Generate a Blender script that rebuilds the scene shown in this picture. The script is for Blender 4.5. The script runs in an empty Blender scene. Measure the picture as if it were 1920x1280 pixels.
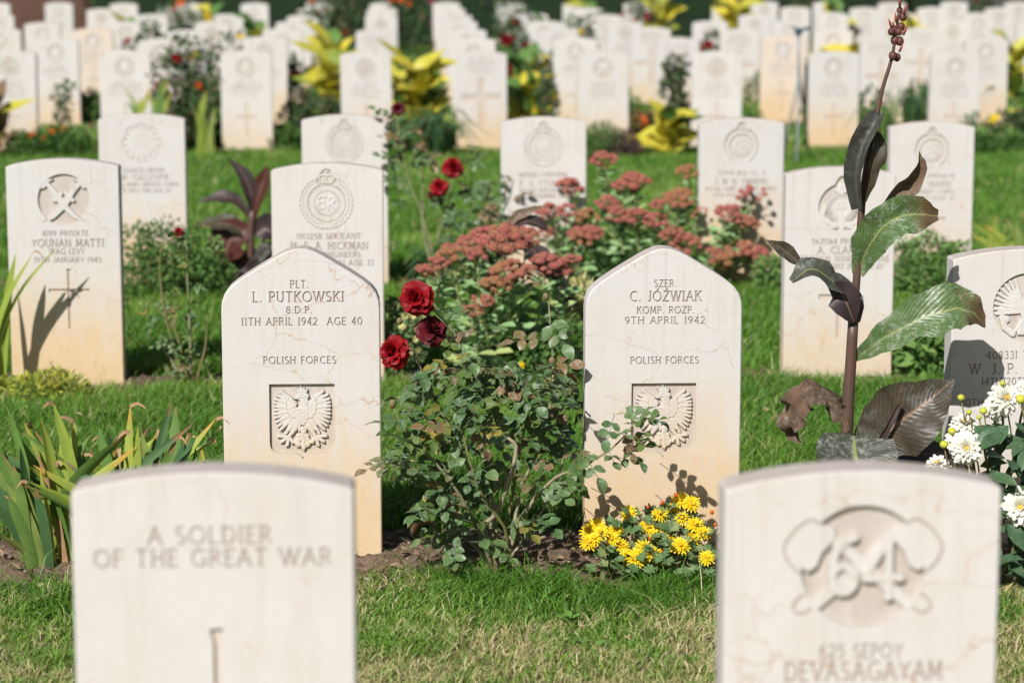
import bpy, math, random
import numpy as np
from mathutils import Vector, Matrix
from mathutils.geometry import delaunay_2d_cdt

# ------------------------------------------------------------------ camera, sky, sun, exposure
sc = bpy.context.scene
COL = sc.collection
R = math.radians
CAM_H, PITCH, FPX = 1.45, R(8.94), 85.0 / 36.0 * 1920
cam = bpy.data.objects.new('camera', bpy.data.cameras.new('camera'))
COL.objects.link(cam)
cam.location = (0, 0, CAM_H)
cam.rotation_euler = (R(90) - PITCH, 0, 0)
cam.data.lens = 85; cam.data.sensor_width = 36
cam.data.clip_start = 0.1; cam.data.clip_end = 2000
cam.data.dof.use_dof = True
cam.data.dof.focus_distance = 5.85
cam.data.dof.aperture_fstop = 3.8
sc.camera = cam

SUN_EL, SUN_AZ = R(39), R(26)          # sun behind the camera, to the left
d_light = Vector((math.sin(SUN_AZ) * math.cos(SUN_EL), math.cos(SUN_AZ) * math.cos(SUN_EL), -math.sin(SUN_EL)))
world = bpy.data.worlds.new('World'); sc.world = world; world.use_nodes = True
wn = world.node_tree.nodes; wl = world.node_tree.links
sky = wn.new('ShaderNodeTexSky'); sky.sky_type = 'NISHITA'; sky.sun_disc = False
sky.sun_elevation = SUN_EL; sky.sun_rotation = R(180) + SUN_AZ
sky.air_density = 1.0; sky.dust_density = 1.5; sky.ozone_density = 1.0
wn['Background'].inputs['Strength'].default_value = 0.052
wl.new(sky.outputs[0], wn['Background'].inputs['Color'])
sl = bpy.data.lights.new('sun', 'SUN'); sl.energy = 5.0; sl.angle = R(0.53); sl.color = (1.0, 0.965, 0.925)
sun = bpy.data.objects.new('sun', sl); COL.objects.link(sun)
sun.rotation_euler = d_light.to_track_quat('-Z', 'Y').to_euler(); sun.location = (-6, -8, 12)
vs = sc.view_settings
vs.view_transform = 'Standard'; vs.look = 'None'; vs.gamma = 1; vs.use_curve_mapping = False
vs.exposure = 0.15
sc.render.engine = 'CYCLES'
sc.cycles.use_denoising = True
sc.cycles.max_bounces = 6; sc.cycles.diffuse_bounces = 3; sc.cycles.transparent_max_bounces = 4
sc.cycles.caustics_reflective = False; sc.cycles.caustics_refractive = False

rng = np.random.default_rng(7)
rnd = random.Random(11)
CT, ST = math.cos(PITCH), math.sin(PITCH)
ROW_A = R(2.6)                         # the rows run slightly away to the right
TA = math.tan(ROW_A)


def at(px, py, Y):
    """point of the place seen at photo pixel (px, py) that lies Y metres down the lawn"""
    u = (px - 960) / FPX; v = (640 - py) / FPX
    k = Y / (CT + v * ST)
    return Vector((u * k, Y, CAM_H + k * (v * CT - ST)))


def gz(y):
    """ground height: flat near, rising a little towards the back"""
    return float(np.interp(y, [0, 12, 18.3, 34, 60], [0, 0, 0.03, 0.12, 0.14]))


# ------------------------------------------------------------------ helpers
def link(o, parent=None):
    COL.objects.link(o)
    if parent is not None:
        o.parent = parent
    return o


def tag(o, label=None, cat=None, group=None, kind=None):
    if label: o['label'] = label
    if cat: o['category'] = cat
    if group: o['group'] = group
    if kind: o['kind'] = kind
    return o


def mesh(name, V, F, mat=None, smooth=True, attrs=None):
    me = bpy.data.meshes.new(name)
    me.from_pydata([tuple(map(float, v)) for v in V], [], [tuple(map(int, f)) for f in F])
    if smooth and len(me.polygons):
        me.polygons.foreach_set('use_smooth', np.ones(len(me.polygons), dtype=bool))
    for k, a in (attrs or {}).items():
        at_ = me.attributes.new(k, 'FLOAT', 'POINT')
        at_.data.foreach_set('value', np.asarray(a, dtype=np.float32))
    if mat: me.materials.append(mat)
    me.update()
    return me


def mesh_fast(name, V, tris, mat, attrs=None, smooth=True):
    V = np.asarray(V, dtype=np.float32); tris = np.asarray(tris, dtype=np.int32)
    me = bpy.data.meshes.new(name)
    me.vertices.add(len(V)); me.vertices.foreach_set('co', V.ravel())
    me.loops.add(tris.size); me.loops.foreach_set('vertex_index', tris.ravel())
    k = tris.shape[1]
    me.polygons.add(len(tris))
    me.polygons.foreach_set('loop_start', np.arange(0, tris.size, k, dtype=np.int32))
    me.polygons.foreach_set('loop_total', np.full(len(tris), k, dtype=np.int32))
    me.polygons.foreach_set('use_smooth', np.full(len(tris), smooth, dtype=bool))
    for kk, a in (attrs or {}).items():
        at_ = me.attributes.new(kk, 'FLOAT', 'POINT')
        at_.data.foreach_set('value', np.asarray(a, dtype=np.float32))
    me.update(calc_edges=True); me.validate()
    me.materials.append(mat)
    return me


def obj(name, me, parent=None, M=None):
    o = bpy.data.objects.new(name, me)
    link(o, parent)
    if M is not None: o.matrix_local = M
    return o


def thing(name, loc, label, cat, group=None):
    e = bpy.data.objects.new(name, None)
    e.empty_display_size = 0.05
    link(e); e.location = loc
    return tag(e, label, cat, group)


class MB:
    def __init__(s): s.V = []; s.F = []; s.A = []
    def add(s, V, F, a=0.0, side=None):
        if side is not None: s.S = list(side)
        n = len(s.V); s.V.extend([tuple(v) for v in V]); s.F.extend([tuple(i + n for i in f) for f in F])
        if np.isscalar(a): s.A.extend([a] * len(V))
        else: s.A.extend(list(a))
        return s
    def mesh(s, name, mat, smooth=True):
        at_ = {'tint': s.A}
        if getattr(s, 'S', None): at_['side'] = s.S
        return mesh(name, s.V, s.F, mat, smooth, at_)


def tube(P, Rr, n=6, cap=True):
    P = [Vector(p) for p in P]
    if np.isscalar(Rr): Rr = [Rr] * len(P)
    V = []; F = []
    ref = Vector((0.31, 0.52, 0.79))
    for i, p in enumerate(P):
        t = (P[min(i + 1, len(P) - 1)] - P[max(i - 1, 0)])
        if t.length < 1e-9: t = Vector((0, 0, 1))
        t.normalize()
        a = t.cross(ref)
        if a.length < 1e-3: a = t.cross(Vector((1, 0, 0)))
        a.normalize(); b = t.cross(a)
        for k in range(n):
            an = 2 * math.pi * k / n
            V.append(p + (a * math.cos(an) + b * math.sin(an)) * Rr[i])
    for i in range(len(P) - 1):
        for k in range(n):
            k2 = (k + 1) % n
            F.append((i * n + k, i * n + k2, (i + 1) * n + k2, (i + 1) * n + k))
    if cap:
        F.append(tuple(range(n - 1, -1, -1)))
        m = (len(P) - 1) * n
        F.append(tuple(m + k for k in range(n)))
    return V, F


def smooth_line(P, n):
    """Catmull-Rom resampling of a polyline to n points"""
    P = [Vector(p) for p in P]
    if len(P) == 2:
        return [P[0].lerp(P[1], i / (n - 1)) for i in range(n)]
    Q = [P[0] * 2 - P[1]] + P + [P[-1] * 2 - P[-2]]
    out = []
    for i in range(n):
        t = i / (n - 1) * (len(P) - 1); k = min(int(t), len(P) - 2); f = t - k
        a, b, c, d = Q[k], Q[k + 1], Q[k + 2], Q[k + 3]
        out.append(0.5 * (2 * b + (c - a) * f + (2 * a - 5 * b + 4 * c - d) * f * f + (3 * b - a - 3 * c + d) * f ** 3))
    return out


def ribbon(C, W, nrm, nv=4, fold=0.15, wave=0.0, seed=0, twist=0.0, thick=0.0):
    """leaf blade along centre line C with widths W; nrm is the side the leaf faces; fold lifts the edges"""
    n = len(C); V = []; F = []; U = []
    rr = random.Random(seed); ph = rr.random() * 6.28
    nrm = Vector(nrm).normalized()
    for i in range(n):
        t = (C[min(i + 1, n - 1)] - C[max(i - 1, 0)]).normalized()
        b = t.cross(nrm)
        if b.length < 1e-4: b = t.cross(Vector((0, 0, 1)))
        b.normalize(); m = b.cross(t).normalized()
        if twist:
            q = Matrix.Rotation(twist * i / (n - 1), 3, t); b = q @ b; m = q @ m
        for j in range(nv + 1):
            s = j / nv * 2 - 1
            w = W[i] / 2
            lift = fold * abs(s) * w + wave * w * s * s * math.sin(ph + i * 1.7 + (1.3 if s > 0 else 0))
            V.append(C[i] + b * (s * w) + m * lift); U.append(i / (n - 1))
    for i in range(n - 1):
        for j in range(nv):
            a = i * (nv + 1) + j
            F.append((a, a + 1, a + nv + 2, a + nv + 1))
    return V, F, U


def leafshape(L, W, nu=6, nv=4, peak=0.45, fold=0.2, droop=0.15, wave=0.05, seed=0, tip=1.0):
    """simple leaf: base at origin, along +Y, face +Z"""
    C = []; Ws = []
    for i in range(nu):
        t = i / (nu - 1)
        C.append(Vector((0, L * t, -droop * L * t * t)))
        if t < peak: w = math.sin(t / peak * math.pi / 2) ** 0.8
        else: w = math.cos((t - peak) / (1 - peak) * math.pi / 2) ** (0.75 * tip)
        Ws.append(max(W * w, W * 0.04))
    return ribbon(C, Ws, (0, 0, 1), nv, fold, wave, seed)


def orient(pos, ydir, nrm, s=1.0):
    y = Vector(ydir).normalized(); n = Vector(nrm)
    x = y.cross(n)
    if x.length < 1e-4: x = y.cross(Vector((0.3, 0.2, 1)))
    x.normalize(); z = x.cross(y)
    M = Matrix(((x.x, y.x, z.x, 0), (x.y, y.y, z.y, 0), (x.z, y.z, z.z, 0), (0, 0, 0, 1)))
    return Matrix.Translation(Vector(pos)) @ M @ Matrix.Scale(s, 4)


def rvec(a=1.0):
    return Vector((rnd.uniform(-a, a), rnd.uniform(-a, a), rnd.uniform(-a, a)))


def vnoise(x, y, s, seed=0):
    """smooth value noise on arrays, 0..1"""
    x = np.asarray(x, float) / s; y = np.asarray(y, float) / s
    xi = np.floor(x).astype(np.int64); yi = np.floor(y).astype(np.int64)
    fx = x - xi; fy = y - yi
    fx = fx * fx * (3 - 2 * fx); fy = fy * fy * (3 - 2 * fy)
    def h(a, b):
        v = np.sin(a * 127.1 + b * 311.7 + seed * 74.7) * 43758.5453
        return v - np.floor(v)
    return (h(xi, yi) * (1 - fx) + h(xi + 1, yi) * fx) * (1 - fy) + (h(xi, yi + 1) * (1 - fx) + h(xi + 1, yi + 1) * fx) * fy


# ------------------------------------------------------------------ materials
class NT:
    def __init__(s, name):
        s.m = bpy.data.materials.new(name); s.m.use_nodes = True
        s.t = s.m.node_tree; s.n = s.t.nodes; s.n.clear()
        s.out = s.n.new('ShaderNodeOutputMaterial')
    def node(s, typ, **kw):
        nd = s.n.new(typ)
        for k, v in kw.items():
            if k in nd.inputs.keys(): 
                s.put(nd.inputs[k], v)
            else: setattr(nd, k, v)
        return nd
    def put(s, sock, v):
        if hasattr(v, 'links') and hasattr(v, 'is_output'): s.t.links.new(v, sock)
        elif isinstance(v, (tuple, list)) and len(v) == 3 and sock.type == 'RGBA': sock.default_value = (*v, 1)
        else: sock.default_value = v
    def math(s, op, a, b=0.0, clamp=False):
        nd = s.n.new('ShaderNodeMath'); nd.operation = op; nd.use_clamp = clamp
        s.put(nd.inputs[0], a); s.put(nd.inputs[1], b); return nd.outputs[0]
    def mix(s, f, a, b, blend='MIX'):
        nd = s.n.new('ShaderNodeMix'); nd.data_type = 'RGBA'; nd.blend_type = blend
        s.put(nd.inputs[0], f); s.put(nd.inputs[6], a); s.put(nd.inputs[7], b); return nd.outputs[2]
    def noise(s, co, scale, detail=3.0, rough=0.55, dist=0.0):
        nd = s.n.new('ShaderNodeTexNoise'); s.put(nd.inputs['Vector'], co)
        nd.inputs['Scale'].default_value = scale; nd.inputs['Detail'].default_value = detail
        nd.inputs['Roughness'].default_value = rough; nd.inputs['Distortion'].default_value = dist
        return nd.outputs[0]
    def rng(s, v, a, b, c=0.0, d=1.0, smooth=False):
        nd = s.n.new('ShaderNodeMapRange'); nd.clamp = True
        if smooth: nd.interpolation_type = 'SMOOTHSTEP'
        s.put(nd.inputs[0], v)
        for i, x in enumerate((a, b, c, d)): s.put(nd.inputs[i + 1], x)
        return nd.outputs[0]
    def scale(s, co, v, off=None):
        nd = s.n.new('ShaderNodeMapping'); s.put(nd.inputs[0], co); nd.inputs['Scale'].default_value = v
        if off is not None: s.put(nd.inputs['Location'], off)
        return nd.outputs[0]
    def attr(s, name):
        nd = s.n.new('ShaderNodeAttribute'); nd.attribute_name = name; return nd.outputs['Fac']
    def rand(s):
        return s.n.new('ShaderNodeObjectInfo').outputs['Random']
    def bump(s, h, strength, dist):
        nd = s.n.new('ShaderNodeBump'); s.put(nd.inputs['Height'], h)
        nd.inputs['Strength'].default_value = strength; nd.inputs['Distance'].default_value = dist
        return nd.outputs[0]
    def ramp(s, f, stops):
        nd = s.n.new('ShaderNodeValToRGB'); s.put(nd.inputs[0], f)
        e = nd.color_ramp.elements
        while len(e) < len(stops): e.new(0.5)
        for i, (p, c) in enumerate(stops): e[i].position = p; e[i].color = (*c, 1)
        return nd.outputs[0]
    def finish(s, col, rough=0.8, normal=None, spec=0.3, transl=0.0, tcol=None, sheen=0.0):
        p = s.n.new('ShaderNodeBsdfPrincipled')
        s.put(p.inputs['Base Color'], col); s.put(p.inputs['Roughness'], rough)
        p.inputs['Specular IOR Level'].default_value = spec
        if normal is not None: s.t.links.new(normal, p.inputs['Normal'])
        o = p.outputs[0]
        if transl > 0:
            tr = s.n.new('ShaderNodeBsdfTranslucent'); s.put(tr.inputs[0], tcol if tcol is not None else col)
            mx = s.n.new('ShaderNodeMixShader'); mx.inputs[0].default_value = transl
            s.t.links.new(o, mx.inputs[1]); s.t.links.new(tr.outputs[0], mx.inputs[2]); o = mx.outputs[0]
        s.t.links.new(o, s.out.inputs[0])
        return s.m


def stone_material(name, mode='body', peach=0.0):
    t = NT(name)
    tc = t.n.new('ShaderNodeTexCoord').outputs['Object']
    oi = t.n.new('ShaderNodeObjectInfo')
    # children share their stone's position, so the position itself gives every stone its own pattern
    vm = t.n.new('ShaderNodeVectorMath'); vm.operation = 'MULTIPLY'
    t.put(vm.inputs[0], oi.outputs['Location']); vm.inputs[1].default_value = (7.3, 3.1, 0.0)
    va = t.n.new('ShaderNodeVectorMath'); t.put(va.inputs[0], tc); t.put(va.inputs[1], vm.outputs[0])
    co = va.outputs[0]
    wn_ = t.n.new('ShaderNodeTexWhiteNoise'); wn_.noise_dimensions = '2D'
    t.put(wn_.inputs['Vector'], oi.outputs['Location'])
    rv = wn_.outputs['Value']
    base = t.mix(rv, (0.615, 0.592, 0.568), (0.575, 0.566, 0.554))
    if peach: base = t.mix(peach, base, (0.68, 0.53, 0.40))
    blot = t.noise(co, 9, 4, 0.6)
    col = t.mix(t.rng(blot, 0.40, 0.80, 0, .8), base, (0.575, 0.53, 0.485))
    fine = t.noise(co, 160, 2, 0.6)
    col = t.mix(t.rng(fine, 0.45, 0.7, 0, 0.35), col, (0.66, 0.635, 0.605))
    # vertical sawn streaks and pale drips
    stv = t.scale(co, (1.0, 1.0, 0.06))
    streak = t.noise(stv, 70, 2, 0.5)
    col = t.mix(t.rng(streak, 0.5, 0.72, 0, 0.22), col, (0.52, 0.445, 0.375))
    rain = t.rng(t.noise(t.scale(co, (1.0, 1.0, 0.035)), 42, 3, 0.65), 0.54, 0.70)
    sz = t.n.new('ShaderNodeSeparateXYZ'); t.put(sz.inputs[0], tc)
    rain = t.math('MULTIPLY', rain, t.rng(sz.outputs['Z'], 0.45, 0.78, 0, 0.34))
    col = t.mix(rain, col, (0.36, 0.325, 0.29))
    col = t.mix(t.rng(t.noise(co, 3.2, 5, 0.65), 0.45, 0.75, 0, 0.28), col, (0.50, 0.465, 0.43))
    # thin wandering veins
    wob = t.noise(co, 12, 4, 0.65)
    cw = t.n.new('ShaderNodeVectorMath'); cw.operation = 'SCALE'; t.put(cw.inputs[0], t.n.new('ShaderNodeTexNoise').outputs['Color']); cw.inputs['Scale'].default_value = 0.13
    nz = cw.inputs[0].links[0].from_node; t.put(nz.inputs['Vector'], co); nz.inputs['Scale'].default_value = 13; nz.inputs['Detail'].default_value = 4
    ca = t.n.new('ShaderNodeVectorMath'); t.put(ca.inputs[0], t.scale(co, (0.8, 1.0, 1.5))); t.put(ca.inputs[1], cw.outputs[0])
    vo = t.n.new('ShaderNodeTexVoronoi'); vo.feature = 'DISTANCE_TO_EDGE'; t.put(vo.inputs['Vector'], ca.outputs[0]); vo.inputs['Scale'].default_value = 6.0
    vein = t.rng(vo.outputs[0], 0.0, 0.012, 1, 0)
    vein = t.math('MULTIPLY', vein, t.rng(t.noise(co, 5, 2), 0.44, 0.58))
    col = t.mix(t.math('MULTIPLY', vein, 0.62), col, (0.42, 0.24, 0.11))
    # ochre damp stain rising from the soil
    sx = t.n.new('ShaderNodeSeparateXYZ'); t.put(sx.inputs[0], tc)
    hgt = t.math('ADD', sx.outputs['Z'], t.math('MULTIPLY', t.math('SUBTRACT', t.noise(t.scale(co, (1, 1, 0.4)), 10, 6, 0.7), 0.5), 0.42))
    hgt = t.math('ADD', hgt, t.math('MULTIPLY', t.math('SUBTRACT', t.noise(t.scale(co, (1, 1, 0.15)), 60, 3, 0.7), 0.5), 0.16))
    lvl = t.math('MULTIPLY', t.rng(rv, 0, 1, 0.75, 1.2), 0.43)
    st = t.rng(t.math('DIVIDE', hgt, lvl), 1.0, 0.12, 0, 1, True)
    st = t.math('MULTIPLY', st, t.rng(rv, 0, 1, 0.5, 1.0))
    col = t.mix(st, col, t.mix(t.noise(co, 24, 4, .7), (0.66, 0.52, 0.34), (0.60, 0.40, 0.19)))
    splash = t.rng(t.noise(co, 210, 2, .6), .60, .68, 0, .7)
    col = t.mix(t.math('MULTIPLY', splash, t.rng(hgt, .16, .0)), col, (0.27, 0.18, 0.11))
    rust = t.rng(t.noise(t.scale(co, (1, 1, 0.35)), 26, 4, 0.7), 0.58, 0.74, 0, 0.6)
    col = t.mix(t.math('MULTIPLY', rust, t.rng(sx.outputs['Z'], 0.28, 0.05)), col, (0.45, 0.24, 0.08))
    # black lichen pits
    pit = t.rng(t.noise(co, 55, 3, 0.7), 0.70, 0.76, 0, 0.5)
    col = t.mix(t.math('MULTIPLY', pit, t.rng(t.noise(co, 6, 2), 0.5, 0.65)), col, (0.16, 0.13, 0.11))
    # grime on the upward top face
    ge = t.n.new('ShaderNodeNewGeometry'); sn = t.n.new('ShaderNodeSeparateXYZ'); t.put(sn.inputs[0], ge.outputs['True Normal'])
    up = t.rng(sn.outputs['Z'], 0.5, 0.9)
    gr = t.math('MULTIPLY', up, t.rng(t.noise(co, 30, 4, 0.7), 0.25, 0.7, 0.35, 0.9))
    col = t.mix(gr, col, (0.40, 0.335, 0.29))
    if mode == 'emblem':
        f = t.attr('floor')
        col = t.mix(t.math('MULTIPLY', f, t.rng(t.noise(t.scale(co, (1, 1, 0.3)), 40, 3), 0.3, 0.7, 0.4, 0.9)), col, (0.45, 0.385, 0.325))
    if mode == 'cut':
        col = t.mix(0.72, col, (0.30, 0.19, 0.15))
    if mode == 'cross':
        col = t.mix(0.35, col, (0.50, 0.33, 0.20))
    h = t.math('ADD', t.math('MULTIPLY', fine, 0.5), t.math('MULTIPLY', t.noise(co, 45, 4, 0.65), 0.8))
    return t.finish(col, 0.85, t.bump(h, 0.35, 0.0016), 0.25)


M_STONE = stone_material('limestone')
M_STONE_PEACH = stone_material('limestone_peach', 'body', 0.75)
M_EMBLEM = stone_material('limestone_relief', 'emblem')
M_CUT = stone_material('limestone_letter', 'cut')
M_CROSS = stone_material('limestone_cross', 'cross')


def leaf_material(name, c0, c1, c2=None, rough=0.5, transl=0.25, powder=0.0, brown=0.0, tipc=None, tip0=0.7, tip1=0.95, spec=0.35, scale=60, stripes=False):
    t = NT(name)
    tc = t.n.new('ShaderNodeTexCoord').outputs['Object']
    rv = t.rand()
    ad = t.n.new('ShaderNodeVectorMath'); t.put(ad.inputs[0], tc)
    cb = t.n.new('ShaderNodeCombineXYZ'); t.put(cb.inputs[0], t.math('MULTIPLY', rv, 37.0)); t.put(cb.inputs[1], t.math('MULTIPLY', rv, 17.0))
    t.put(ad.inputs[1], cb.outputs[0]); co = ad.outputs[0]
    col = t.mix(rv, c0, c1)
    if c2: col = t.mix(t.rng(t.math('FRACT', t.math('MULTIPLY', rv, 7.31)), 0.78, 0.92), col, c2)
    col = t.mix(t.rng(t.noise(co, scale, 3), 0.3, 0.75, 0, 0.45), col, tuple(x * 0.55 for x in c0))
    if powder > 0:
        pw = t.math('MULTIPLY', t.rng(t.noise(co, scale * 1.6, 4, 0.7), 0.47, 0.66), t.rng(t.noise(co, scale * 0.3, 2), 0.35, 0.6))
        col = t.mix(t.math('MULTIPLY', pw, powder), col, (0.55, 0.58, 0.54))
    if brown > 0:
        bw = t.rng(t.noise(co, scale * 0.5, 3, 0.6), 0.60, 0.70)
        col = t.mix(t.math('MULTIPLY', bw, brown), col, (0.30, 0.14, 0.055))
    if tipc:
        u = t.attr('tint')
        u = t.math('ADD', u, t.math('MULTIPLY', t.math('SUBTRACT', t.noise(co, scale, 3), 0.5), 0.25))
        u = t.math('ADD', u, t.math('MULTIPLY', t.math('SUBTRACT', rv, 0.5), 0.2))
        col = t.mix(t.rng(u, tip0, tip1), col, tipc)
    hgt = t.noise(co, scale * 2.5, 3)
    if stripes:
        sd = t.attr('side'); u = t.attr('tint')
        ph = t.math('SUBTRACT', t.math('MULTIPLY', u, 150.0 if stripes is True else 0.0), t.math('MULTIPLY', sd, 34.0 if stripes is True else 26.0))
        sn = t.math('SINE', ph)
        col = t.mix(t.rng(sn, .2, 1.0, 0, .22), col, tuple(min(1, x * 1.9 + .01) for x in c1))
        if stripes is True: col = t.mix(t.rng(sd, .075, .02, 0, .75), col, (.30, .33, .12) if c0[1] > c0[0] else (.26, .16, .10))
        hgt = t.math('ADD', hgt, t.math('MULTIPLY', sn, .35))
    nm = t.bump(hgt, 0.3, 0.002)
    return t.finish(col, rough, nm, spec, transl, t.mix(0.5, col, (0.35, 0.45, 0.06), 'MULTIPLY') if False else col)


def flat_material(name, c0, c1=None, rough=0.6, scale=40, transl=0.0, spec=0.3, bump=0.0):
    t = NT(name)
    tc = t.n.new('ShaderNodeTexCoord').outputs['Object']
    col = t.mix(t.rng(t.noise(tc, scale, 3), 0.3, 0.7), c0, c1 or tuple(x * 0.7 for x in c0))
    if c1: col = t.mix(t.math('MULTIPLY', t.rand(), 0.5), col, c1)
    return t.finish(col, rough, t.bump(t.noise(tc, scale * 3, 3), 0.4, bump) if bump else None, spec, transl)


def grass_material():
    t = NT('grass_blades')
    u = t.attr('tint')
    col = t.ramp(u, [(0.0, (0.045, 0.15, 0.014)), (0.3, (0.13, 0.285, 0.030)), (0.55, (0.27, 0.38, 0.075)), (0.75, (0.46, 0.41, 0.18)), (1.0, (0.66, 0.57, 0.36))])
    return t.finish(col, 0.5, None, 0.35, 0.3)


def soil_material():
    t = NT('garden_soil')
    tc = t.n.new('ShaderNodeTexCoord').outputs['Object']
    n1 = t.noise(tc, 9, 5, 0.65); n2 = t.noise(tc, 70, 4, 0.7)
    col = t.mix(t.rng(n1, 0.3, 0.7), (0.125, 0.082, 0.055), (0.21, 0.15, 0.105))
    col = t.mix(t.rng(n2, 0.55, 0.72), col, (0.31, 0.24, 0.175))
    col = t.mix(t.rng(n2, 0.45, 0.3), col, (0.07, 0.045, 0.03))
    h = t.math('ADD', n2, t.math('MULTIPLY', t.noise(tc, 28, 5, 0.7), 1.4))
    return t.finish(col, 0.95, t.bump(h, 0.9, 0.012), 0.1)


def lawn_material():
    t = NT('lawn_base')
    tc = t.n.new('ShaderNodeTexCoord').outputs['Object']
    n1 = t.noise(tc, 1.3, 4, 0.6); n2 = t.noise(tc, 45, 4, 0.7)
    col = t.mix(t.rng(n1, 0.35, 0.65), (0.040, 0.105, 0.018), (0.065, 0.135, 0.026))
    col = t.mix(t.rng(n2, 0.45, 0.7), col, (0.025, 0.055, 0.012))
    sx = t.n.new('ShaderNodeSeparateXYZ'); t.put(sx.inputs[0], tc)
    dry = t.math('MULTIPLY', t.rng(t.math('ADD', sx.outputs['Y'], t.math('MULTIPLY', n1, .5)), 5.75, 5.35), 0.6)      # trampled straw patch
    col = t.mix(dry, col, t.mix(n2, (0.34, 0.26, 0.13), (0.20, 0.17, 0.07)))
    return t.finish(col, 0.9, t.bump(n2, 0.8, 0.02), 0.15)


M_GRASS = grass_material(); M_SOIL = soil_material(); M_LAWN = lawn_material()

# ------------------------------------------------------------------ setting: ground sheet, beds
ROWY = [3.25, 5.82, 8.30, 10.82]
BACKY = [18.32 + 2.6 * j for j in range(7)]
ys = np.concatenate([np.linspace(-30, 2, 6), np.linspace(3, 40, 75), np.linspace(45, 120, 8), [200, 400, 800]])
xs = np.concatenate([[-600, -200, -60, -20], np.linspace(-12, 12, 25), [20, 60, 200, 600]])
GX, GY = np.meshgrid(xs, ys)
GZ = np.vectorize(gz)(GY) - 0.012
V = np.stack([GX, GY, GZ], -1).reshape(-1, 3)
nx = len(xs)
F = [(r * nx + c, r * nx + c + 1, (r + 1) * nx + c + 1, (r + 1) * nx + c) for r in range(len(ys) - 1) for c in range(nx - 1)]
tag(obj('ground', mesh('ground', V, F, M_LAWN)), 'green lawn ground under the graves', kind='structure')

BEDS = []                              # (row Y at x=0, front edge, back edge, x0, x1)
def bed_h(x, y, yc, f, b, seed):
    """height of the planting strip: lumpy crown in the middle, dipping below the lawn at ragged edges"""
    yl = y - (yc + TA * x)
    e = vnoise(x, y, 0.22, seed) * 0.20 + vnoise(x, y, 0.07, seed + 3) * 0.06 - 0.13
    q = np.where(yl < 0, (f + yl) / f, (b - yl) / b) + e / 0.35
    h = np.clip(q, -0.5, 0.55) * 0.055 + (vnoise(x, y, 0.04, seed + 1) - 0.5) * 0.022 + (vnoise(x, y, 0.014, seed + 2) - 0.5) * 0.012
    return h - 0.010

def bed(yc, f, b, x0, x1, step, seed, label):
    x = np.arange(x0, x1, step); y = np.arange(-f - 0.12, b + 0.12, step)
    X, YL = np.meshgrid(x, y); Y = YL + yc + TA * X
    Z = bed_h(X, Y, yc, f, b, seed) + np.vectorize(gz)(Y)
    n = len(x)
    a = (np.arange(len(y) - 1)[:, None] * n + np.arange(n - 1)[None, :]).ravel()
    me = mesh_fast('flower_bed', np.stack([X, Y, Z], -1).reshape(-1, 3), np.stack([a, a + 1, a + n + 1, a + n], -1), M_SOIL)
    tag(obj('flower_bed', me), label, kind='structure')
    BEDS.append((yc, f, b, seed))

bed(ROWY[1], 0.31, 0.32, -1.9, 1.9, 0.010, 1, 'bare brown soil strip along the pointed headstones')
bed(ROWY[2], 0.10, 0.25, -2.5, 2.5, 0.016, 2, 'soil strip along the third row of headstones')
bed(ROWY[3], 0.10, 0.22, -3.1, 3.1, 0.03, 3, 'soil strip along the fourth row of headstones')
for j, y in enumerate(BACKY):
    bed(y, 0.12, 0.30, -5.5 - j, 5.5 + j, 0.06, 4 + j, 'soil strip along row %d beyond the wide lawn' % (j + 1))


def soil_mask(x, y):
    """1 where soil shows"""
    m = np.zeros_like(x)
    for yc, f, b, seed in BEDS:
        near = np.abs(y - (yc + TA * x)) < 0.6
        if near.any():
            hh = bed_h(x[near], y[near], yc, f, b, seed)
            m[near] = np.maximum(m[near], (hh > -0.002).astype(float))
    return m


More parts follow.
